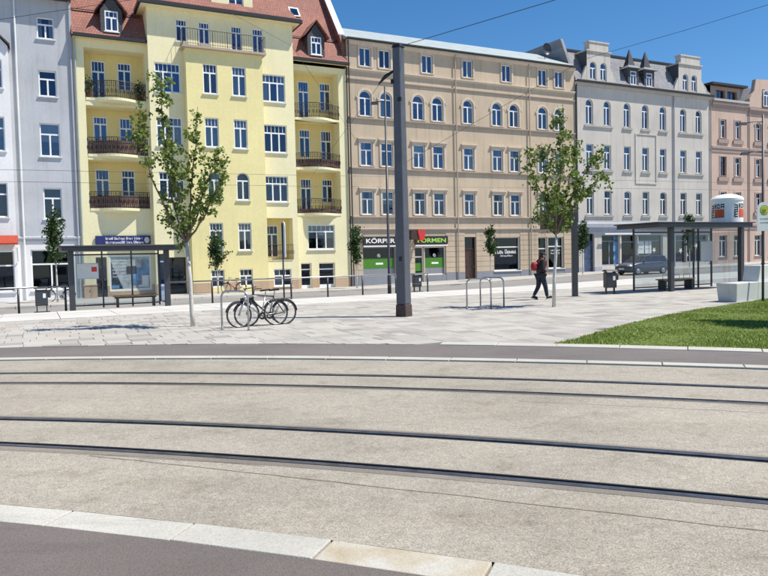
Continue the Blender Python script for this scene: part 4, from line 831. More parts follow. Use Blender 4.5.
m1 = MB(); yy = 2.1; m1.prism([(16.85, yy, rz(yy, e)+.03), (17.6, yy, rz(yy, e)+.03), (17.6, yy+.55, rz(yy+.55, e)+.03), (16.85, yy+.55, rz(yy+.55, e)+.03)], (0, -.06, .05)); sk = B.add(m1, 'roof_window', 'zinc', rf); m1 = MB(); m1.q((16.95, yy-.015, rz(yy+.05, e)+.1), (17.5, yy-.015, rz(yy+.05, e)+.1), (17.5, yy+.4, rz(yy+.47, e)+.1), (16.95, yy+.4, rz(yy+.47, e)+.1)); B.add(m1, 'roof_pane', 'glass', rf)
m1 = MB()
for xa, xb in ((S0, 6.4), (16.1, S1)): m1.tube([(xa, .75, rz(.75, e)+.18), (xb, .75, rz(.75, e)+.18)], .03, 5); m1.tube([(xa, .75, rz(.75, e)+.08), (xb, .75, rz(.75, e)+.08)], .02, 5)
B.add(m1, 'snow_guard', 'iron', rf)
m1 = MB(); m1.prism([(S1-.3, .1, e), (S1-.3, .1, e+1.6), (S1-.3, .5, e+2.3), (S1-.3, yr, rz(yr, e)+.35), (S1-.3, yr, e)], (.34, 0, 0)); B.add(m1, 'fire_wall', 'brick', rf); m1 = MB(); m1.prism([(S1-.36, .5, e+2.31), (S1-.36, yr, rz(yr, e)+.37), (S1-.36, yr, rz(yr, e)+.47), (S1-.36, .5, e+2.42)], (.46, 0, 0)); B.add(m1, 'verge', 'trimwhite', rf)
body(B, 'cream', S0, S1, -.6, 15.2)
pipe(B, S0+.1, 0, -.3, 15.2, 'zinc'); pipe(B, S1-.06, 0, -.3, 15.2, 'gutter')
# flower boxes on the top loggia
def leaves(pts, size, mat, name, parent, n=None, loc=None, seed=1, up=.4):
    r_ = np.random.default_rng(seed); P_ = np.asarray(pts, float); n = len(P_)
    d = r_.normal(size=(n, 3)); d /= np.linalg.norm(d, axis=1)[:, None]; nn = r_.normal(size=(n, 3)); nn[:, 2] += up; nn -= (nn*d).sum(1)[:, None]*d; nn /= np.linalg.norm(nn, axis=1)[:, None]; s_ = np.cross(nn, d); L = size*r_.uniform(.6, 1.25, n)[:, None]
    V = np.zeros((n, 4, 3)); V[:, 0] = P_-d*L*.5; V[:, 1] = P_+s_*L*.36+nn*L*.08; V[:, 2] = P_+d*L*.5; V[:, 3] = P_-s_*L*.36+nn*L*.08
    me = bpy.data.meshes.new(name); me.vertices.add(n*4); me.vertices.foreach_set('co', V.ravel()); me.loops.add(n*4); me.loops.foreach_set('vertex_index', np.arange(n*4, dtype=np.int32)); me.polygons.add(n); me.polygons.foreach_set('loop_start', np.arange(0, n*4, 4, dtype=np.int32)); me.update(calc_edges=True); me.materials.append(M[mat]); return link(name, me, parent, loc)
for x, lab in ((3.25, 'green potted plant in the top loggia beside the drainpipe'), (6.15, 'green potted plant in the top loggia beside the bay')):
    t_ = thing('potted_plant', lab, 'plant', W(x, T0+.35, 11.76), ANG); m1 = MB(); m1.lathe([(.0, 0), (.13, 0), (.17, .3), (.19, .3), (.19, .34), (.15, .34), (.14, .28), (.0, .28)], 12); m1.build('pot', M['brick'], t_, True)
    leaves(rng.normal(0, 1, (260, 3))*[.16, .14, .25]+[0, 0, .75], .12, 'leafdark', 'foliage', t_, seed=int(x*9))

# ------------------------------------------------------------------ trees
def tree(loc, name, label, branches, trunk, leaf_n, leaf, spread, mat, barkmat, cat='tree', group=None, seed=3, twigs=True):
    r_ = np.random.default_rng(seed); t_ = thing(name, label, cat, loc, 0, group); m1 = MB()
    k = len(trunk); m1.tube([p[:3] for p in trunk], [p[3] for p in trunk], 9); m1.build('trunk', M[barkmat], t_, True); pts = []
    for br in branches:
        P_ = np.array([b[:3] for b in br], float); n = len(P_); m1 = MB(); r0 = .028
        # smooth resample
        tt_ = np.linspace(0, n-1, 14); Q = np.array([[np.interp(t, range(n), P_[:, c]) for c in range(3)] for t in tt_]); Q[1:-1] += r_.normal(0, .018, (12, 3))
        m1.tube([tuple(q) for q in Q], list(np.linspace(r0, .006, 14)), 6)
        L = np.linalg.norm(np.diff(Q, axis=0), axis=1).sum(); nl = int(leaf_n*L)
        for _ in range(int(L*5) if twigs else 0):
            u = r_.uniform(2.5, 12.5); i = int(u); p = Q[i]*(1-(u-i))+Q[min(i+1, 13)]*(u-i); dr = r_.normal(size=3); dr[2] = abs(dr[2])*.6+.25; dr /= np.linalg.norm(dr); l_ = r_.uniform(.15, .42)*spread*3.2; e_ = p+dr*l_; m1.tube([tuple(p), tuple((p+e_)/2+[0,0,.02]), tuple(e_)], [.008, .006, .003], 4)
            nn_ = max(3, int(nl*.03*r_.uniform(.3, 1.6))); pts.append(p+(e_-p)*r_.uniform(.25, 1.1, (nn_, 1))+r_.normal(0, .055*spread*3, (nn_, 3)))
        m1.build('branch', M['bark'], t_, True)
        kc = max(3, int(L*6.5)); u = 13*r_.beta(1.9, 1.0, kc); i = np.minimum(u.astype(int), 12); f = (u-i)[:, None]; cen = Q[i]*(1-f)+Q[i+1]*f+r_.normal(0, spread, (kc, 3)); wgt = r_.uniform(.25, 1.6, kc); wgt /= wgt.sum()
        which = r_.choice(kc, nl, p=wgt); pts.append(cen[which]+r_.normal(0, 1, (nl, 3))*spread*.62)
    leaves(np.vstack(pts), leaf, mat, 'crown', t_, seed=seed+5); return t_
def px_branch(bx, by, sc, lst, seed):
    rd = random.Random(seed); out = []
    for line in lst:
        dy = rd.uniform(-1.0, 1.0); n = len(line); o = []
        for i, (x, y) in enumerate(line):
            zz = (by-y)/sc; o.append(((x-bx)/sc+.0235*zz, dy*(i/(n-1))**1.1*(.9 if n > 2 else .5), zz))
        out.append(o)
    return out
brL = px_branch(193, 327, 39.2, [[(187,243),(176,205),(171,160),(170,110),(169,77)],[(186,243),(183,205),(180,165),(178,128)],[(187,242),(192,200),(198,150),(202,110)],[(187,242),(171,215),(158,182),(152,150),(150,119)],[(188,241),(207,218),(224,190),(234,168)],[(189,240),(203,203),(215,172),(222,152)],[(187,242),(168,224),(161,203)],[(187,242),(194,205),(205,178)],[(187,242),(180,200),(166,165),(162,140)],[(187,242),(197,215),(215,200),(222,196)]], 4)
tree((-4.91, 17.87, .0), 'young_tree', 'tall young tree with whitish trunk beside the parked bicycles', brL, [(0,0,-.05,.062),(-.02,0,.4,.055),(-.03,0,1.2,.048),(-.09,0,2.16,.042)], 100, .105, .115, 'leaf', 'palebark', group='young trees on the plaza', seed=11)
brR = px_branch(554, 307.5, 32.5, [[(556,234),(548,205),(535,180),(526,151)],[(556,232),(547,195),(544,165),(543,140)],[(556,234),(560,190),(562,145),(563,108)],[(557,232),(567,190),(577,162),(578,144)],[(557,230),(578,185),(594,162),(607,151)],[(557,228),(580,200),(600,182),(616,172)],[(556,232),(552,200),(556,170),(553,150)],[(556,234),(565,210),(575,190),(588,178)],[(556,236),(546,222),(541,205)],[(556,236),(566,222),(574,208)],[(556,236),(552,215),(560,200)],[(556,234),(560,212),(548,196)]], 5)
tree((5.23, 21.56, .0), 'young_tree', 'young tree with pale trunk in front of the walking person', brR, [(0,0,-.05,.06),(.02,0,.9,.05),(.08,0,1.6,.045),(.11,0,2.3,.04)], 104, .11, .12, 'leaf', 'palebark', group='young trees on the plaza', seed=23)
brO = px_branch(0, 0, 1, [[(0,-2.1),(.5,-3.2),(.9,-4.6)],[(0,-2.1),(-.5,-3.2),(-.95,-4.4)],[(0,-2.1),(.1,-3.6),(.2,-5.6)],[(0,-2.1),(-.2,-3.4),(-.5,-5.1)],[(0,-2.1),(.7,-2.9),(1.2,-3.8)],[(0,-2.1),(-.8,-2.8),(-1.1,-3.6)]], 8)
tree((10.7, 15.1, .0), 'young_tree', 'young tree standing on the lawn by the bicycle path', brO, [(0,0,-.05,.06),(.0,0,.9,.05),(0,0,2.2,.045)], 420, .13, .2, 'leaf', 'palebark', group='young trees on the plaza', seed=31)
def place(px_x, t):           # world point on the line of sight column px_x at street depth t
    k = (px_x-384)/700; s = t*(UX*k+UY)/(-UY*k+UX); return s
for i, (pxx, t, z0, z1, wd, lab) in enumerate(((57, 40.5, 2.0, 4.6, .62, 'small slender street tree in front of the grey house'), (218, 42.5, 1.55, 3.9, .52, 'small slender street tree in front of the yellow oriel'), (357, 42.2, 1.5, 3.9, .5, 'small slender street tree beside the black KÖRPER shop sign'), (491, 42.2, 1.7, 3.9, .5, 'small slender street tree between brown door and dark shop window'), (583, 43.2, 1.6, 4.1, .52, 'small slender street tree where the tan and white houses meet'), (690, 43.2, 1.5, 4.6, .5, 'small slender street tree behind the glass shelter and white house shop'))):
    s = place(pxx, t); r_ = np.random.default_rng(40+i); z_ = G(s, t)+.02; h = z1-z0; brs = []
    for k in range(9):
        a = r_.uniform(0, 6.28); ro = wd*r_.uniform(.3, .85); zt = z0+h*r_.uniform(.35, 1.0); ro *= (1.15-.7*(zt-z0)/h); brs.append([(0, 0, z0+h*.02*k), (ro*.6*math.cos(a), ro*.6*math.sin(a), z0+(zt-z0)*.5), (ro*math.cos(a), ro*math.sin(a), zt)])
    brs.append([(0, 0, z0), (.02, 0, z0+h*.5), (0, 0, z1)])
    tree(W(s, t, z_), 'street_tree', lab, brs, [(0,0,-.05,.05),(.01,0,z0*.5,.045),(0,0,z0,.035),(0,0,z0+h*.5,.02)], 80, .16, .15, 'leafdark', 'palebark', group='small trees along the far footway', seed=50+i, twigs=False)

# ------------------------------------------------------------------ masts, lamps, signs, wires
def gz(x, y): s, t = ST(x, y); return G(s, t)
# main catenary mast: square tapered tube
t_ = thing('catenary_mast', 'thick dark grey tapered mast with rust-brown foot on the plaza', 'mast', (.54, 19.39, 0), R(-35))
m1 = MB(); m1.frustum(-.155, .155, -.155, .155, .36, 7.38, .035, .035); sh = m1.build('shaft', M['mast'], t_); bevel(sh, .03, 3)
m1 = MB(); m1.frustum(-.175, .175, -.175, .175, .0, .36, .008, .008); bevel(m1.build('foot', M['rust'], t_), .03, 3)
m1 = MB(); m1.frustum(-.135, .135, -.135, .135, 7.38, 7.46, .03, .03); m1.build('cap', M['black'], t_)
m1 = MB(); m1.box(-.165, -.1, -.162, -.12, 6.4, 6.52); m1.box(.05, .16, -.17, -.12, 5.9, 6.0); m1.box(-.02, .06, -.162, -.14, 1.55, 1.68); m1.build('clamp', M['black'], t_)
m1 = MB(); m1.tube([(-.1, -.1, 6.75), (-.32, -.18, 6.62), (-.5, -.26, 6.42)], [.03, .055, .02], 8); m1.build('insulator', M['black'], t_, True)
def lamp_post(x, y, h, lab, arms):
    t_ = thing('lamp_post', lab, 'lamp post', (x, y, gz(x, y)), 0, None); m1 = MB(); m1.tube([(0,0,-.02),(0,0,.9),(0,0,.95),(0,0,h)], [.10,.10,.075,.05], 10); m1.build('pole', M['anthracite'], t_, True)
    for (dx, z, l) in arms:
        m1 = MB(); m1.tube([(0, 0, z), (dx*.5, 0, z+.02), (dx, 0, z-.04)], .025, 6); ar = m1.build('arm', M['anthracite'], t_, True); m1 = MB(); m1.frustum(dx-.3 if dx < 0 else dx-.1, dx+.12 if dx < 0 else dx+.3, -.1, .1, z-.14, z-.0, .06, .04); m1.build('lamp_head' if l else 'insulator', M['anthracite'], ar)
    return t_
lamp_post(.28, 35.86, 10.5, 'slim dark lamp post behind the thick mast, beside the black bin', [(-.45, 9.75, 0)])
lamp_post(20.6, 38., 8.9, 'slim dark lamp post with two arms in front of the pink houses', [(-1.0, 8.5, 1), (-.9, 6.9, 1)])
# passenger information display
t_ = thing('information_display', 'dark pole carrying a brown-black display box behind the young tree', 'display', (7.33, 26.85, gz(7.33, 26.85)), ANG-R(20)); m1 = MB(); m1.box(-.1, .1, -.09, .09, 0, 3.35); bevel(m1.build('pole', M['anthracite'], t_), .02); m1 = MB(); m1.box(-.2, .2, -.18, .18, 0, .02); m1.build('base_plate', M['anthracite'], t_)
m1 = MB(); m1.box(-1.3, -.11, -.14, .14, 2.6, 3.32); bx = m1.build('display_box', M['doorbrown'], t_); m1 = MB(); m1.box(-1.22, -.19, -.148, -.142, 2.68, 3.24); m1.build('screen', M['black'], bx)
# stop signs
def stop_sign(x, y, rot, z0, z1, wd, lab, Hs):
    t_ = thing('stop_sign', lab, 'sign', (x, y, gz(x, y)), rot); m1 = MB(); m1.tube([(0,.04,0),(0,.04,z1-.05)], .038, 8); m1.build('pole', M['anthracite'], t_, True)
    m1 = MB(); r = wd/2; pr_ = [(-r, 0, z0), (r, 0, z0)] + [(r*math.cos(a), 0, z1-r+r*math.sin(a)) for a in np.linspace(0, math.pi, 13)]; m1.prism(pr_, (0, -.03, 0)); pl = m1.build('plate', M['paper'], t_)
    if Hs:
        zc = z1-r-.0
        for rr, mt, yo in ((r*.62, 'greensign', -.034), (r*.54, 'yellowsign', -.037), (r*.40, 'greensign', -.040), (r*.34, 'yellowsign', -.043)):
            m1 = MB(); m1.prism([(rr*math.cos(a), yo, zc+rr*math.sin(a)) for a in np.linspace(0, 2*math.pi, 25)[:-1]], (0, .003, 0)); m1.build('disc', M[mt], pl)
        me_ = text('H', r*.5, 'greensign', None, 0, 0, 0, pl); me_.location = (-r*.17, -.046, zc-r*.18)
        for zz in (.36, .24): m1 = MB(); m1.box(-r*.6, r*.6, -.033, -.031, z0+zz, z0+zz+.035); m1.build('text_line', M['printgrey'], pl)
    return t_
stop_sign(11.95, 22.0, R(10), 2.22, 3.12, .5, 'stop sign with a green H on a yellow disc above the concrete bench', True)
stop_sign(-4.59, 32.35, ANG+R(90), 1.95, 3.6, .5, 'narrow grey stop sign plate on a thin pole by the railing', False)
# tram wires
def wire(name, lab, pts, r=.012, sag=.0, group=None):
    m1 = MB(); o = Vector(pts[0]); P_ = []
    for i in range(len(pts)-1):
        a, b = Vector(pts[i]), Vector(pts[i+1])
        for k in range(12): u = k/12; P_.append(tuple(a+(b-a)*u-Vector((0,0,sag*4*u*(1-u)))-o))
    P_.append(tuple(Vector(pts[-1])-o)); m1.tube(P_, r, 5); return tag(m1.build(name, M['black'], None, loc=o), lab, 'wire', group)
def wl_(x, y, d): # point on a line of sight at depth d metres
    from math import cos, sin
    cp, sp = cos(PITCH), sin(PITCH); c, s = cos(ROLL), sin(ROLL); fw_ = Vector((0, cp, -sp)); r0 = Vector((1,0,0)); u0 = Vector((0, sp, cp)); rt = r0*c+u0*s; up = u0*c-r0*s
    r = fw_+rt*((x-384)/700)-up*((y-288)/700); return Vector((0,0,1.65))+r*(d/r.y)
for t, z0, z1, z2, lab in ((33, 5.66, 5.84, 6.2, 'upper thin contact wire running along the street'), (33.05, 5.18, 5.3, 5.7, 'lower thin contact wire running along the street')):
    wire('contact_wire', lab, [W(-12, t, z0-.1), W(-1.2, t, z0), W(11.8, t, z1), W(34.7, t, z2), W(60, t, z2+.3)], .008)
top = Vector((.54, 19.39, 7.4))
wire('span_wire', 'span wire rising from the mast head with an insulator', [tuple(top), tuple(wl_(555, 0, 17.5)), tuple(wl_(610, -18, 17.0))], .009)
wire('span_wire', 'long span wire crossing the sky above the white house', [tuple(W(17.2, 33, 6.4)), tuple(wl_(585, 59, 33)), tuple(wl_(686, 30, 30)), tuple(wl_(790, -2, 27))], .009)
wire('span_wire', 'span wire crossing in front of the grey house roof', [tuple(wl_(-20, 22.5, 26)), tuple(wl_(130, 0, 25)), tuple(wl_(200, -10.5, 24.5))], .009)
wire('span_wire', 'short dark span wire in front of the yellow eave', [tuple(wl_(225, 10, 30)), tuple(wl_(292, 46, 32)), tuple(W(15.9, 33, 6.4))], .006)
wire('span_wire', 'span wire between the mast insulator and the street wire', [(.54-.5, 19.2, 6.4), tuple(W(12.5, 33, 5.9))], .006)

# ------------------------------------------------------------------ shelters
def shelter(loc, rot, L, D, Hh, over, posts, lab, thinp, panel=None, glassx=None):
    t_ = thing('tram_shelter', lab, 'shelter', loc, rot); 
    m1 = MB(); a0, a1 = -over[0], L+over[1]; m1.prism([(a0, -.55, Hh-.1), (a1, -.55, Hh-.1), (a1, D+.25, Hh-.1), (a0, D+.25, Hh-.1)], (0, 0, .16)); m1.prism([(a0-.12, -.62, Hh+.061), (a1+.1, -.62, Hh+.061), (a1+.1, D+.3, Hh+.061), (a0-.12, D+.3, Hh+.061)], (0, 0, .05)); bevel(m1.build('roof', M['anthracite'], t_), .01)
    for x in posts: m1 = MB(); m1.box(x-.105, x+.105, -.09, .09, 0, Hh-.1); bevel(m1.build('post', M['anthracite'], t_), .015)
    for x in thinp: m1 = MB(); m1.box(x-.03, x+.03, D-.03, D+.03, 0, Hh-.1); m1.build('thin_post', M['anthracite'], t_)
    xs = sorted(thinp)
    for xa, xb in zip(xs[:-1], xs[1:]): m1 = MB(); m1.q((xa+.035, D, .15), (xb-.035, D, .15), (xb-.035, D, Hh-.25), (xa+.035, D, Hh-.25)); m1.build('pane', M['shelterglass'], t_)
    m1 = MB(); m1.box(xs[0]+.03, xs[-1]-.03, D-.025, D+.025, .09, .14); m1.box(xs[0]+.03, xs[-1]-.03, D-.025, D+.025, Hh-.26, Hh-.2); m1.build('frame_rail', M['anthracite'], t_)
    m1 = MB(); m1.q((xs[-1]+.02, .1, .15), (xs[-1]+.02, D-.04, .15), (xs[-1]+.02, D-.04, Hh-.25), (xs[-1]+.02, .1, Hh-.25)); m1.build('pane', M['shelterglass'], t_)
    if panel:
        x0, x1, z0, z1, mt = panel; m1 = MB(); m1.box(x0, x1, D-.09, D-.04, z0, z1); pn = m1.build('notice_panel', M['steel'], t_); m1 = MB(); m1.box(x0+.03, x1-.03, D-.097, D-.092, z0+.03, z1-.03); ps = m1.build('poster', M['paper'], pn)
        if mt: m1 = MB(); m1.box(x0+(x1-x0)*.68, x0+(x1-x0)*.92, D-.1, D-.098, z0+(z1-z0)*.45, z0+(z1-z0)*.75); m1.build('emblem', M['red'], pn)
    return t_
zL = gz(*(W(1.18, 29.9)[:2]))+.02
shelter(W(1.18, 29.9, zL), ANG+R(1.5), 3.62, 1.15, 2.42, (.35, .55), (0, 3.62), 'dark grey glass tram shelter in front of the yellow house shop', (.15, 1.25, 2.4, 3.5), (.25, 1.1, 1.2, 1.85, True))
shelter(W(23.09, 20.35, 0.02), ANG, 4.25, 1.45, 2.68, (1.25, .02), (0, 4.25), 'dark grey glass tram shelter carrying the white advertising drum', (-.55, 1.5, 3.05, 3.35, 4.2), (3.38, 4.16, 1.15, 2.05, False))
def bench(loc, rot, L, lab, arms, grp=None):
    t_ = thing('bench', lab, 'bench', loc, rot, grp)
    for k in range(4): m1 = MB(); m1.box(0, L, -.22+k*.115, -.22+k*.115+.1, .43, .48); bevel(m1.build('slat', M['wood'], t_), .006)
    for x in (.12, L-.2): m1 = MB(); m1.box(x, x+.08, -.2, .2, 0, .425); m1.build('leg', M['anthracite'], t_)
    m1 = MB(); m1.box(.05, L-.05, -.03, .03, .36, .42); m1.build('beam', M['anthracite'], t_)
    for k in range(arms): x = L*(k+.5)/arms; m1 = MB(); m1.tube([(x, -.2, .48), (x, -.2, .66), (x, .12, .66), (x, .12, .48)], .014, 6); m1.build('armrest', M['steel'], t_)
    return t_
bench(W(2.75, 30.75, zL), ANG, 1.75, 'wooden slat bench inside the shelter before the yellow house', 0); bench(W(23.55, 21.35, .0), ANG, 1.9, 'wooden slat bench with steel arm hoops in the shelter under the drum', 3)
# advertising drum on the shelter roof
t_ = thing('advertising_drum', 'white domed advertising drum with red squares on the shelter roof', 'advertising drum', W(27.3, 21.0, 2.80), ANG)
m1 = MB(); m1.lathe([(.0, 0), (.64, 0), (.64, 1.0), (.67, 1.0), (.67, 1.09), (.58, 1.17), (.4, 1.25), (.2, 1.29), (0, 1.30)], 40); m1.build('drum', M['textwhite'], t_, False)
for a0 in (-192, -97):
    def cyl(a, z, r): return (r*math.cos(R(a)), r*math.sin(R(a)), z)
    def patch(da0, da1, z0, z1, mt, nm, r=.643):
        m1 = MB(); n = 6
        for k in range(n):
            u0 = a0+da0+(da1-da0)*k/n; u1 = a0+da0+(da1-da0)*(k+1)/n; m1.q(cyl(u0, z0, r), cyl(u1, z0, r), cyl(u1, z1, r), cyl(u0, z1, r))
        m1.build(nm, M[mt], t_)
    patch(0, 40, .25, .62, 'orange', 'red_square')
    for u, v in ((0, 4), (6, 9), (12, 15), (20, 23), (27, 30), (37, 40)): patch(u, v, .64, .85, 'black', 'lettering')
    for u, v, z in ((12, 23, .65), (12, 23, .80), (27, 40, .80), (3, 9, .73), (30, 37, .70)): patch(u, v, z, z+.05, 'black', 'lettering', .6435)
    for k in range(6): patch(-19, -4, .26+k*.1, .31+k*.1, 'black', 'lettering')
    patch(-19, -15, .28, .56, 'black', 'lettering', .6435); patch(-8, -4, .5, .8, 'black', 'lettering', .6435)

# ------------------------------------------------------------------ street furniture
def hoop(p, q, h, lab, grp):
    p, q = Vector((*p, 0)), Vector((*q, 0)); c = (p+q)/2; d = (q-p); l_ = d.length/2; t_ = thing('bike_rack', lab, 'bike rack', (c.x, c.y, gz(c.x, c.y)+.015), math.atan2(d.y, d.x), grp)
    m1 = MB(); r = .16; pts = [(-l_, 0, -.02), (-l_, 0, h-r)] + [(-l_+r-r*math.cos(a), 0, h-r+r*math.sin(a)) for a in np.linspace(.2, 1.5708, 6)] + [(l_-r+r*math.sin(a), 0, h-r+r*math.cos(a)) for a in np.linspace(0, 1.37, 6)] + [(l_, 0, h-r), (l_, 0, -.02)]
    m1.tube(pts, .024, 10); m1.build('hoop', M['steel'], t_, True)
    m1 = MB(); [m1.lathe([(.06, .0), (.06, .008), (.026, .008)], 12, (sx, 0)) for sx in (-l_, l_)]; m1.build('flange', M['steel'], t_)
hoop((-3.91, 16.77), (-3.22, 16.5), .93, 'steel bike hoop with two bicycles leaning on it', None); hoop((2.55, 21.58), (3.26, 21.35), .93, 'empty steel bike hoop on the lawn side of the other empty hoop', 'empty bike hoops'); hoop((3.11, 22.6), (3.78, 22.1), .93, 'empty steel bike hoop on the street side of the other empty hoop', 'empty bike hoops')
def litter_bin(loc, rot, lab):
    t_ = thing('litter_bin', lab, 'litter bin', loc, rot); m1 = MB(); m1.box(-.22, .22, -.16, .16, .25, .86); bevel(m1.build('container', M['anthracite'], t_), .03)
    m1 = MB(); m1.frustum(-.25, .25, -.2, .2, .90, .97, .04, .04); m1.box(-.2, -.16, -.1, .1, .86, .9); m1.box(.16, .2, -.1, .1, .86, .9); m1.build('lid', M['anthracite'], t_)
    for x in (-.19, .15): m1 = MB(); m1.box(x, x+.04, -.05, .05, .02, .25); m1.build('leg', M['anthracite'], t_)
    m1 = MB(); m1.box(-.28, .28, -.2, .2, .0, .02); m1.build('base_plate', M['anthracite'], t_)
    m1 = MB(); m1.box(.05, .15, -.167, -.162, .55, .72); m1.build('sticker', M['paper'], t_); m1 = MB(); m1.box(.222, .32, -.1, .1, .55, .8); bevel(m1.build('ash_box', M['anthracite'], t_), .02); return t_
litter_bin((9.03, 27.94, gz(9.03, 27.94)+.02), R(8), 'anthracite litter bin on the plaza beside the shelter with the drum'); litter_bin((1.77, 37.53, gz(1.77, 37.5)), ANG, 'anthracite litter bin behind the thick mast, opposite the FORMEN shop'); litter_bin((-13.18, 26.9, gz(-13.2, 26.7)+.02), ANG, 'anthracite litter bin at the railing in front of the grey house')
# railing
def railing(s0, s1, t, n, lab):
    t_ = thing('railing', lab, 'railing', W(s0, t, G(s0, t)-.04), ANG); L = s1-s0
    for k in range(n): x = L*k/(n-1); m1 = MB(); m1.tube([(x, 0, 0), (x, 0, .98)], .042, 8); m1.build('post', M['anthracite'], t_, True)
    m1 = MB(); m1.tube([(-.1, 0, 1.02), (L+.1, 0, 1.02)], .032, 8); m1.build('handrail', M['steel'], t_, True); m1 = MB(); m1.tube([(0, 0, .5), (L, 0, .5)], .008, 5); m1.build('wire', M['steel'], t_, True)
railing(-4., .95, 30.35, 4, 'street railing with dark posts ending at the shelter before the yellow house'); railing(5.1, 18., 31.35, 8, 'long street railing with dark posts behind the bicycles and thick mast')
# concrete bench block
t_ = thing('concrete_bench', 'angular pale concrete bench with raised back block at the lawn edge', 'bench', (10.93, 21.64, 0), math.atan2(.6, .8))
def blk(x0, x1, y0, y1, z0, z1, tp, ty=.042): 
    m1 = MB(); n = 0; m1.v += [(x0+tp,y0+ty,z0),(x1,y0+ty,z0),(x1,y1-ty,z0),(x0+tp,y1-ty,z0),(x0,y0,z1),(x1,y0,z1),(x1,y1,z1),(x0,y1,z1)]
    for f in ((0,3,2,1),(4,5,6,7),(0,1,5,4),(1,2,6,5),(2,3,7,6),(3,0,4,7)): m1.f.append(f); m1.m.append(0)
    return m1
bevel(blk(-.02, 1.4, 0, .66, 0, .6, .07).build('seat_block', M['concrete'], t_), .012); bevel(blk(1.41, 4.6, 0, .66, 0, .6, 0).build('seat_block', M['concrete'], t_), .012); bevel(blk(1.75, 4.6, .1, .62, .603, 1.12, -.16, .0).build('back_block', M['concrete'], t_), .012)
# cabinet on the footway
t_ = thing('utility_cabinet', 'sand-coloured utility cabinet beside the yellow house door', 'cabinet', W(2.75, 44.4, G(2.75, 44.4)+.03), ANG); m1 = MB(); m1.box(-.36, .36, -.18, .18, 0, .78); bevel(m1.build('housing', M['sand'], t_), .01); m1 = MB(); m1.frustum(-.39, .39, -.21, .21, .782, .84, .05, .03); m1.build('lid', M['sand'], t_); m1 = MB(); m1.box(-.005, .005, -.186, -.181, .05, .74); m1.box(-.06, -.03, -.2, -.181, .4, .5); m1.build('door_seam', M['gutter'], t_)

# ------------------------------------------------------------------ bicycles
def bicycle(loc, rot, lab, mat, lean=0., grp=None, carrier=True):
    t_ = thing('bicycle', lab, 'bicycle', loc, 0, grp); t_.rotation_euler = (lean, 0, rot); r = .34
    def wheel(x):
        m1 = MB(); m1.tube([(x+r*math.cos(a), 0, r+r*math.sin(a)) for a in np.linspace(0, 2*math.pi, 33)[:-1]], .019, 6, closed=True); w_ = m1.build('wheel', M['tyre'], t_, True)
        m1 = MB(); m1.tube([(x+(r-.027)*math.cos(a), 0, r+(r-.027)*math.sin(a)) for a in np.linspace(0, 2*math.pi, 33)[:-1]], .009, 5, closed=True)
        for k in range(18): a = k*math.pi/9; m1.tube([(x+.02*math.cos(a+.5), .02*(-1)**k, r+.02*math.sin(a+.5)), (x+(r-.03)*math.cos(a), 0, r+(r-.03)*math.sin(a))], .0022, 3, cap=False)
        m1.tube([(x, -.05, r), (x, .05, r)], .022, 8); m1.build('rim', M['steel'], w_, True)
    wheel(-.53); wheel(.53)                       # front wheel at -x
    bb = (.10, 0, .28); st_ = (.235, 0, .80); hd = (-.33, 0, .86); hb = (-.365, 0, .72); m1 = MB()
    for a, b, rr in ((bb, st_, .017), (st_, hd, .018), (bb, hb, .022), (hd, hb, .021)): m1.tube([a, b], rr, 8)
    for sy in (-.055, .055): m1.tube([(bb[0], sy*.4, bb[2]), (.53, sy, r)], .011, 6); m1.tube([(st_[0], sy*.3, .76), (.53, sy, r)], .009, 6)
    m1.build('frame', M[mat], t_, True)
    m1 = MB()
    for sy in (-.05, .05): m1.tube([hb, (-.42, sy, .62), (-.53, sy, r)], .013, 6)
    m1.build('fork', M[mat], t_, True)
    m1 = MB(); m1.tube([hd, (-.315, 0, 1.0)], .014, 6); m1.tube([(-.18, -.3, 1.06), (-.30, -.2, 1.05), (-.34, 0, 1.02), (-.30, .2, 1.05), (-.18, .3, 1.06)], .013, 7); m1.build('handlebar', M['black'], t_, True)
    m1 = MB(); m1.tube([st_, (.265, 0, .95)], .013, 6); m1.build('seat_post', M['steel'], t_, True)
    m1 = MB(); m1.prism([(.10, -.02, .95), (.10, .02, .95), (.25, .06, .96), (.38, .085, .97), (.40, 0, .975), (.38, -.085, .97), (.25, -.06, .96)], (0, 0, .05)); bevel(m1.build('saddle', M['black'], t_), .015)
    m1 = MB(); m1.lathe([(.095, -.004), (.1, -.004), (.1, .004), (.05, .004)], 20); m1.v = [(bb[0]+x, -.06+z, bb[2]+y) for x, y, z in m1.v]; m1.tube([bb, (bb[0], -.07, bb[2]), (bb[0]+.1, -.08, bb[2]-.13), (bb[0]+.1, -.16, bb[2]-.13)], .012, 6); m1.tube([bb, (bb[0], .07, bb[2]), (bb[0]-.1, .08, bb[2]+.13), (bb[0]-.1, .16, bb[2]+.13)], .012, 6); m1.tube([(bb[0], -.06, bb[2]+.1), (.53, -.06, r+.035)], .006, 4); m1.tube([(bb[0], -.06, bb[2]-.1), (.53, -.06, r-.035)], .006, 4); m1.build('crank', M['black'], t_)
    for x in (-.53, .53): m1 = MB(); m1.tube([(x+(r+.035)*math.cos(a), 0, r+(r+.035)*math.sin(a)) for a in (np.linspace(.1, 2.7, 14) if x > 0 else np.linspace(.6, 2.9, 14))], .018, 5); m1.build('mudguard', M['black'], t_, True)
    if carrier: m1 = MB(); [m1.tube([(.33, sy, .73), (.76, sy, .74), (.60, sy*.8, .5), (.53, sy*.8, r)], .008, 5) for sy in (-.06, .06)]; [m1.tube([(x, -.06, .735), (x, .06, .735)], .006, 4) for x in (.4, .52, .64, .74)]; m1.build('carrier', M['black'], t_); m1 = MB(); m1.box(-.46, -.38, -.05, .05, .72, .80); m1.build('headlight', M['black'], t_)
    t_.scale = (.91, .91, .91); return t_
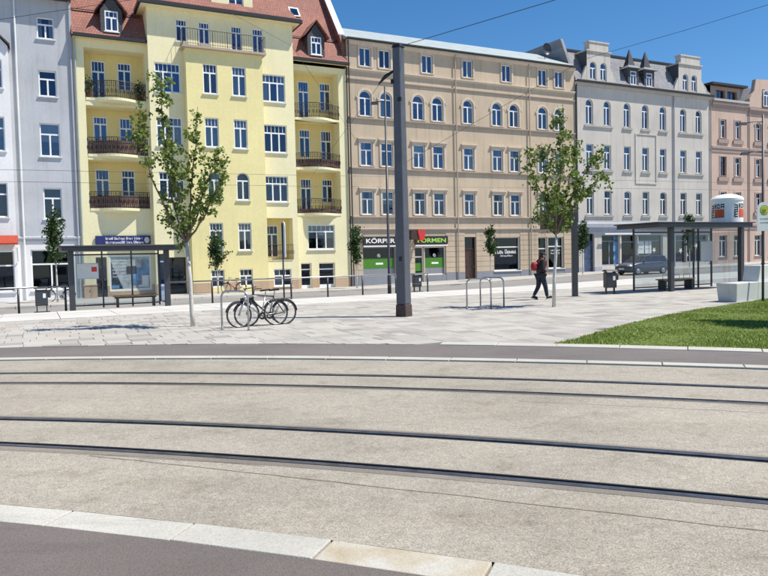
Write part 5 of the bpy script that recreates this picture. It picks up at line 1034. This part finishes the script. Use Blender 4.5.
bicycle((-3.17, 17.5, .015), R(30), 'silver bicycle with black saddle leaning on the steel hoop', 'steel', R(-4)); bicycle((-3.02, 17.72, .015), R(24), 'dark-framed bicycle parked beside the silver bicycle at the hoop', 'anthracite', R(3))
p_ = W(1.0, 41.5); bicycle((p_.x, p_.y, G(1, 41.5)+.03), ANG, 'grey bicycle parked in front of the grey house shopfront', 'steel', R(4)); p_ = W(11.0, 43.6); bicycle((p_.x, p_.y, G(11, 43.6)+.03), ANG, 'dark red bicycle parked below the yellow oriel', 'rucksack0', R(4))

# ------------------------------------------------------------------ cars
def car(loc, rot, lab, paint):
    t_ = thing('parked_car', lab, 'car', loc, rot)
    # stations along x (front at -x): z of sill, bonnet/belt, roof; half widths
    xs = [-2.12,-2.05,-1.85,-1.5,-1.15,-.85,-.35,.2,.8,1.35,1.75,1.98,2.08]
    belt = [.62,.70,.78,.86,.92,.96,.98,.99,1.0,1.01,1.02,.98,.86]; roof = [.0,.0,.0,.0,.0,.0,1.36,1.47,1.50,1.47,1.36,.0,.0]; sill = [.34,.25,.2,.2,.2,.2,.2,.2,.2,.2,.22,.28,.36]; hw = [.60,.74,.82,.86,.87,.875,.88,.88,.88,.87,.85,.80,.72]
    m1 = MB(); ring = []
    for x, b, s_, h in zip(xs, belt, sill, hw):
        sec = [(0, s_), (h*.9, s_), (h, s_+.12), (h+.015, (s_+b)/2), (h-.01, b-.10), (h-.06, b-.02), (h*.75, b+.012), (0, b+.03)]; sec += [(-y, z) for y, z in sec[-2:0:-1]]; ring.append(len(m1.v)); m1.v += [(x, y, z) for y, z in sec]
    n = 14
    for i in range(len(xs)-1):
        for k in range(n): m1.f.append((ring[i]+k, ring[i]+(k+1) % n, ring[i+1]+(k+1) % n, ring[i+1]+k)); m1.m.append(0)
    m1.f.append(tuple(ring[0]+k for k in range(n))[::-1]); m1.f.append(tuple(ring[-1]+k for k in range(n))); m1.m += [0, 0]
    o = m1.build('body', paint, t_, True)
    m1 = MB(); c = [(-1.0, .82, .93), (-.42, .70, 1.40), (.3, .68, 1.49), (1.1, .67, 1.485), (1.72, .66, 1.38), (1.98, .76, .98)]; 
    lower = [(-1.0, .82, .94), (-.5, .83, .97), (.3, .83, .98), (1.1, .83, .99), (1.75, .82, .99), (1.98, .76, .97)]
    for s_ in (-1, 1):
        for i in range(5): m1.q((lower[i][0], s_*lower[i][1], lower[i][2]), (lower[i+1][0], s_*lower[i+1][1], lower[i+1][2]), (c[i+1][0], s_*c[i+1][1], c[i+1][2]), (c[i][0], s_*c[i][1], c[i][2]))
    for i in range(1, 4): m1.q((c[i][0], -c[i][1], c[i][2]), (c[i+1][0], -c[i+1][1], c[i+1][2]), (c[i+1][0], c[i+1][1], c[i+1][2]), (c[i][0], c[i][1], c[i][2]))
    m1.q((c[0][0], -.82, .94), (c[0][0], .82, .94), (c[1][0], .7, 1.4), (c[1][0], -.7, 1.4)); m1.q((c[4][0], -.66, 1.38), (c[4][0], .66, 1.38), (c[5][0], .76, .98), (c[5][0], -.76, .98)); m1.build('cabin', paint, t_)
    for s_ in (-1, 1):
        for (a, b, a2, b2) in ((-.78, .12, -.38, .12), (.2, .95, .2, .95), (1.03, 1.72, 1.03, 1.58)):
            y0, y1 = s_*.842, s_*.712; m1 = MB(); m1.q((a, y0, 1.02), (b, y0, 1.02), (b2, y1, 1.39), (a2, y1, 1.37)); m1.build('side_window', M['shopblack'], t_)
        m1 = MB(); m1.box(-.72, -.58, s_*.9-.06, s_*.9+.06, .98, 1.1); bevel(m1.build('mirror', paint, t_), .03)
        m1 = MB(); m1.frustum(-2.1, -1.84, s_*.66-.15, s_*.66+.15, .66, .80, .05, .03); m1.build('headlight', M['paper'], t_); m1 = MB(); m1.box(1.93, 2.06, s_*.72-.07, s_*.72+.07, .78, 1.0); m1.build('tail_light', M['red'], t_)
        for x in (-1.32, 1.3):
            m1 = MB(); m1.lathe([(.2, -.1), (.30, -.1), (.32, -.06), (.32, .06), (.30, .1), (.2, .1)], 24); m1.v = [(x+a, s_*.82+z, .32+b) for a, b, z in m1.v]; wh = m1.build('wheel', M['tyre'], t_); m1 = MB(); m1.lathe([(.0, -.09), (.06, -.105), (.1, -.075), (.2, -.095), (.2, .09), (0, .09)], 16); m1.v = [(x+a, s_*.82+z*(1 if s_ < 0 else -1), .32+b) for a, b, z in m1.v]; m1.build('rim', M['steel'], wh)
        m1 = MB(); m1.box(.12, .26, s_*.885-.012, s_*.885+.012, .86, .89); m1.box(.98, 1.12, s_*.885-.012, s_*.885+.012, .87, .90); m1.build('handle', paint, t_)
    m1 = MB(); m1.q((-.96, -.72, .985), (-.96, .72, .985), (-.45, .62, 1.39), (-.45, -.62, 1.39)); m1.v = [(x-.02, y, z+.012) for x, y, z in m1.v]; m1.build('windscreen', M['shopblack'], t_); m1 = MB(); m1.q((1.79, -.55, 1.32), (1.79, .55, 1.32), (1.985, .62, 1.0), (1.985, -.62, 1.0)); m1.build('rear_window', M['shopblack'], t_)
    m1 = MB(); m1.box(-2.15, -2.1, -.26, .26, .42, .52); m1.build('number_plate', M['paper'], t_); return t_
sb, nt, p0 = newmat('car_glass'); p0.inputs['Base Color'].default_value = (.02,.024,.028,1); p0.inputs['Roughness'].default_value = .05; M['shopblack'] = sb
def carpaint(name, c): m, nt, p = newmat(name); p.inputs['Base Color'].default_value = (*c, 1); p.inputs['Metallic'].default_value = .4; p.inputs['Roughness'].default_value = .35; p.inputs['Coat Weight'].default_value = .6; return m
p_ = W(41.75, 39.55); car((p_.x, p_.y, G(41.7, 39.5)-.075), ANG, 'blue-grey compact car parked outside the white house shop', carpaint('blue_grey_paint', (.06,.075,.10)))
p_ = W(61.5, 40.2); car((p_.x, p_.y, G(61, 40)-.075), ANG, 'red car parked outside the pink houses', carpaint('red_paint', (.42,.03,.03)))

# ------------------------------------------------------------------ walking person
def skin(name, joints, bones, mat, parent, sub=2):
    bm = bmesh.new(); lay = bm.verts.layers.skin.verify(); vs = {}
    for i, (k, (p, r)) in enumerate(joints.items()):
        v = bm.verts.new(p); rr = r if isinstance(r, tuple) else (r, r); v[lay].radius = rr; v[lay].use_root = (i == 0); vs[k] = v
    for a, b in bones: bm.edges.new((vs[a], vs[b]))
    me = bpy.data.meshes.new(name); bm.to_mesh(me); bm.free(); me.materials.append(M[mat]); o = link(name, me, parent); m = o.modifiers.new('skin', 'SKIN'); m.use_smooth_shade = True; s = o.modifiers.new('sub', 'SUBSURF'); s.levels = sub; s.render_levels = sub; return o
M['skin'] = flat('skin', (.52,.32,.24), .6, var=.06); M['jacket'] = flat('jacket_black', (.014,.015,.018), .85, var=.3, sc=9); M['jeans'] = flat('jeans', (.018,.022,.04), .85, var=.3, sc=9); M['rucksack'] = flat('rucksack_red', (.30,.02,.028), .7, var=.15); M['hair'] = flat('hair', (.025,.018,.014), .7)
pz = gz(5.66, 25.26)+.02
t_ = thing('person', 'person in black jacket and dark jeans walking with a red backpack', 'person', (5.66, 25.26, pz), R(8))      # walks towards +x
H_ = 1.0
leg = dict(hip=((0,0,.90), (.15,.155)), hl=((.03,-.085,.84), .115), kl=((.15,-.085,.47), .085), al=((.21,-.085,.09), .06), hr=((-.02,.085,.84), .115), kr=((-.05,.085,.47), .085), ar=((-.24,.085,.13), .06))
body_j = dict(pel=((0,0,.92), (.10,.12)), ch=((.03,0,1.25), (.10,.15)), nk=((.06,0,1.44), .052), hd=((.09,0,1.53), (.075,.07)), hd2=((.105,0,1.60), (.088,.075)), top=((.09,0,1.66), (.06,.055)),
    sl=((.05,-.17,1.38), .05), el=((-.02,-.21,1.12), .042), wl=((.14,-.20,.95), .028), sr=((.05,.17,1.38), .05), er=((.02,.21,1.12), .042), wr=((.22,.18,1.06), .028),
    hl=((.02,-.085,.86), .075), kl=((.17,-.085,.47), .05), al=((.24,-.085,.08), .036), tl=((.36,-.085,.03), .03), hr=((-.01,.085,.86), .075), kr=((-.04,.085,.47), .05), ar=((-.27,.085,.12), .036), tr=((-.17,.085,.03), .03))
bn = [('pel','ch'),('ch','nk'),('nk','hd'),('hd','hd2'),('hd2','top'),('ch','sl'),('sl','el'),('el','wl'),('ch','sr'),('sr','er'),('er','wr'),('pel','hl'),('hl','kl'),('kl','al'),('al','tl'),('pel','hr'),('hr','kr'),('kr','ar'),('ar','tr')]
for sd, (wx, wy, wz) in (('l', (.14,-.20,.95)), ('r', (.22,.18,1.06))):     # palm and five fingers
    body_j['pm'+sd] = ((wx+.05, wy, wz-.02), (.028, .02)); bn.append(('w'+sd, 'pm'+sd))
    for k, (dy, l_) in enumerate(((-.025,.065),(-.009,.078),(.008,.072),(.023,.055))):
        body_j['f%s%da' % (sd, k)] = ((wx+.09, wy+dy, wz-.03), .009); body_j['f%s%db' % (sd, k)] = ((wx+.09+l_*.6, wy+dy, wz-.06), .008); bn += [('pm'+sd, 'f%s%da' % (sd, k)), ('f%s%da' % (sd, k), 'f%s%db' % (sd, k))]
    body_j['th'+sd] = ((wx+.06, wy+(.035 if sd == 'l' else -.035), wz+.01), .010); bn.append(('pm'+sd, 'th'+sd))
skin('body', body_j, bn, 'skin', t_)
skin('trousers', leg, [('hip','hl'),('hl','kl'),('kl','al'),('hip','hr'),('hr','kr'),('kr','ar')], 'jeans', t_)
skin('jacket', dict(a=((.0,0,.84), (.175,.18)), b=((.02,0,1.05), (.175,.18)), c=((.035,0,1.28), (.165,.185)), d=((.055,0,1.45), (.085,.085)), sl=((.05,-.20,1.37), .09), el=((-.02,-.235,1.12), .075), wl=((.13,-.215,.97), .055), sr=((.05,.20,1.37), .09), er=((.02,.225,1.12), .062), wr=((.20,.185,1.06), .05)), [('a','b'),('b','c'),('c','d'),('c','sl'),('sl','el'),('el','wl'),('c','sr'),('sr','er'),('er','wr')], 'jacket', t_)
m1 = MB(); m1.lathe([(.0, .11), (.05, .105), (.085, .07), (.1, .02), (.1, -.0), (.094, -.0), (.06, .05), (.0, .07)], 18); m1.v = [(.09+x*1.05, y*.9, 1.615+z) for x, y, z in m1.v]; m1.prism([(.16, -.07, 1.625), (.25, -.04, 1.605), (.26, 0, 1.603), (.25, .04, 1.605), (.16, .07, 1.625)], (0, 0, .012)); m1.build('cap', M['jacket'], t_, True)
m1 = MB(); m1.lathe([(.088, -.09), (.098, -.04), (.098, .01)], 14); m1.v = [(.075+min(x, .02), y*.88, 1.60+z) for x, y, z in m1.v]; m1.build('hair', M['hair'], t_, True)
m1 = MB()                                        # face: nose, eyes, mouth, ears
m1.prism([(.18, -.012, 1.565), (.18, .012, 1.565), (.178, 0, 1.60)], (.022, 0, -.008)); m1.build('nose', M['skin'], t_)
m1 = MB(); [m1.lathe([(0, -.009), (.009, 0), (0, .009)], 8, (.182, y)) for y in (-.03, .03)]; m1.v = [(x, y, z+1.595) for x, y, z in m1.v]; m1.build('eyes', M['black'], t_)
m1 = MB(); m1.box(.178, .186, -.025, .025, 1.532, 1.540); m1.build('mouth', M['brick'], t_); m1 = MB(); [m1.lathe([(0, -.03), (.016, 0), (0, .03)], 8, (.085, y)) for y in (-.08, .08)]; m1.v = [(x, y, z+1.585) for x, y, z in m1.v]; m1.build('ears', M['skin'], t_)
bp = skin('backpack', dict(a=((-.22,0,1.03), (.11,.14)), b=((-.24,0,1.2), (.12,.15)), c=((-.20,0,1.38), (.09,.13))), [('a','b'),('b','c')], 'rucksack', t_)
m1 = MB(); [m1.tube([(-.12, y, 1.36), (.0, y, 1.47), (.17, y, 1.40), (.19, y, 1.25), (.1, y*1.5, 1.1), (-.1, y*1.3, 1.04)], .018, 6) for y in (-.11, .11)]; m1.build('straps', M['rucksack'], t_)
for x, y, z, a in ((.24, -.085, .0, R(-8)), (-.27, .085, .03, R(18))):
    m1 = MB(); m1.prism([(-.08, -.045, 0), (.2, -.045, 0), (.2, .045, 0), (-.08, .045, 0)], (0, 0, .03)); o = m1.build('sole', M['paper'], t_, loc=(x, y, z), rot=(0, a, 0)); bevel(o, .012); m1 = MB(); m1.frustum(-.075, .19, -.042, .042, .03, .12, .05, .012); o = m1.build('shoe', M['jacket'], t_, loc=(x, y, z), rot=(0, a, 0)); bevel(o, .02)
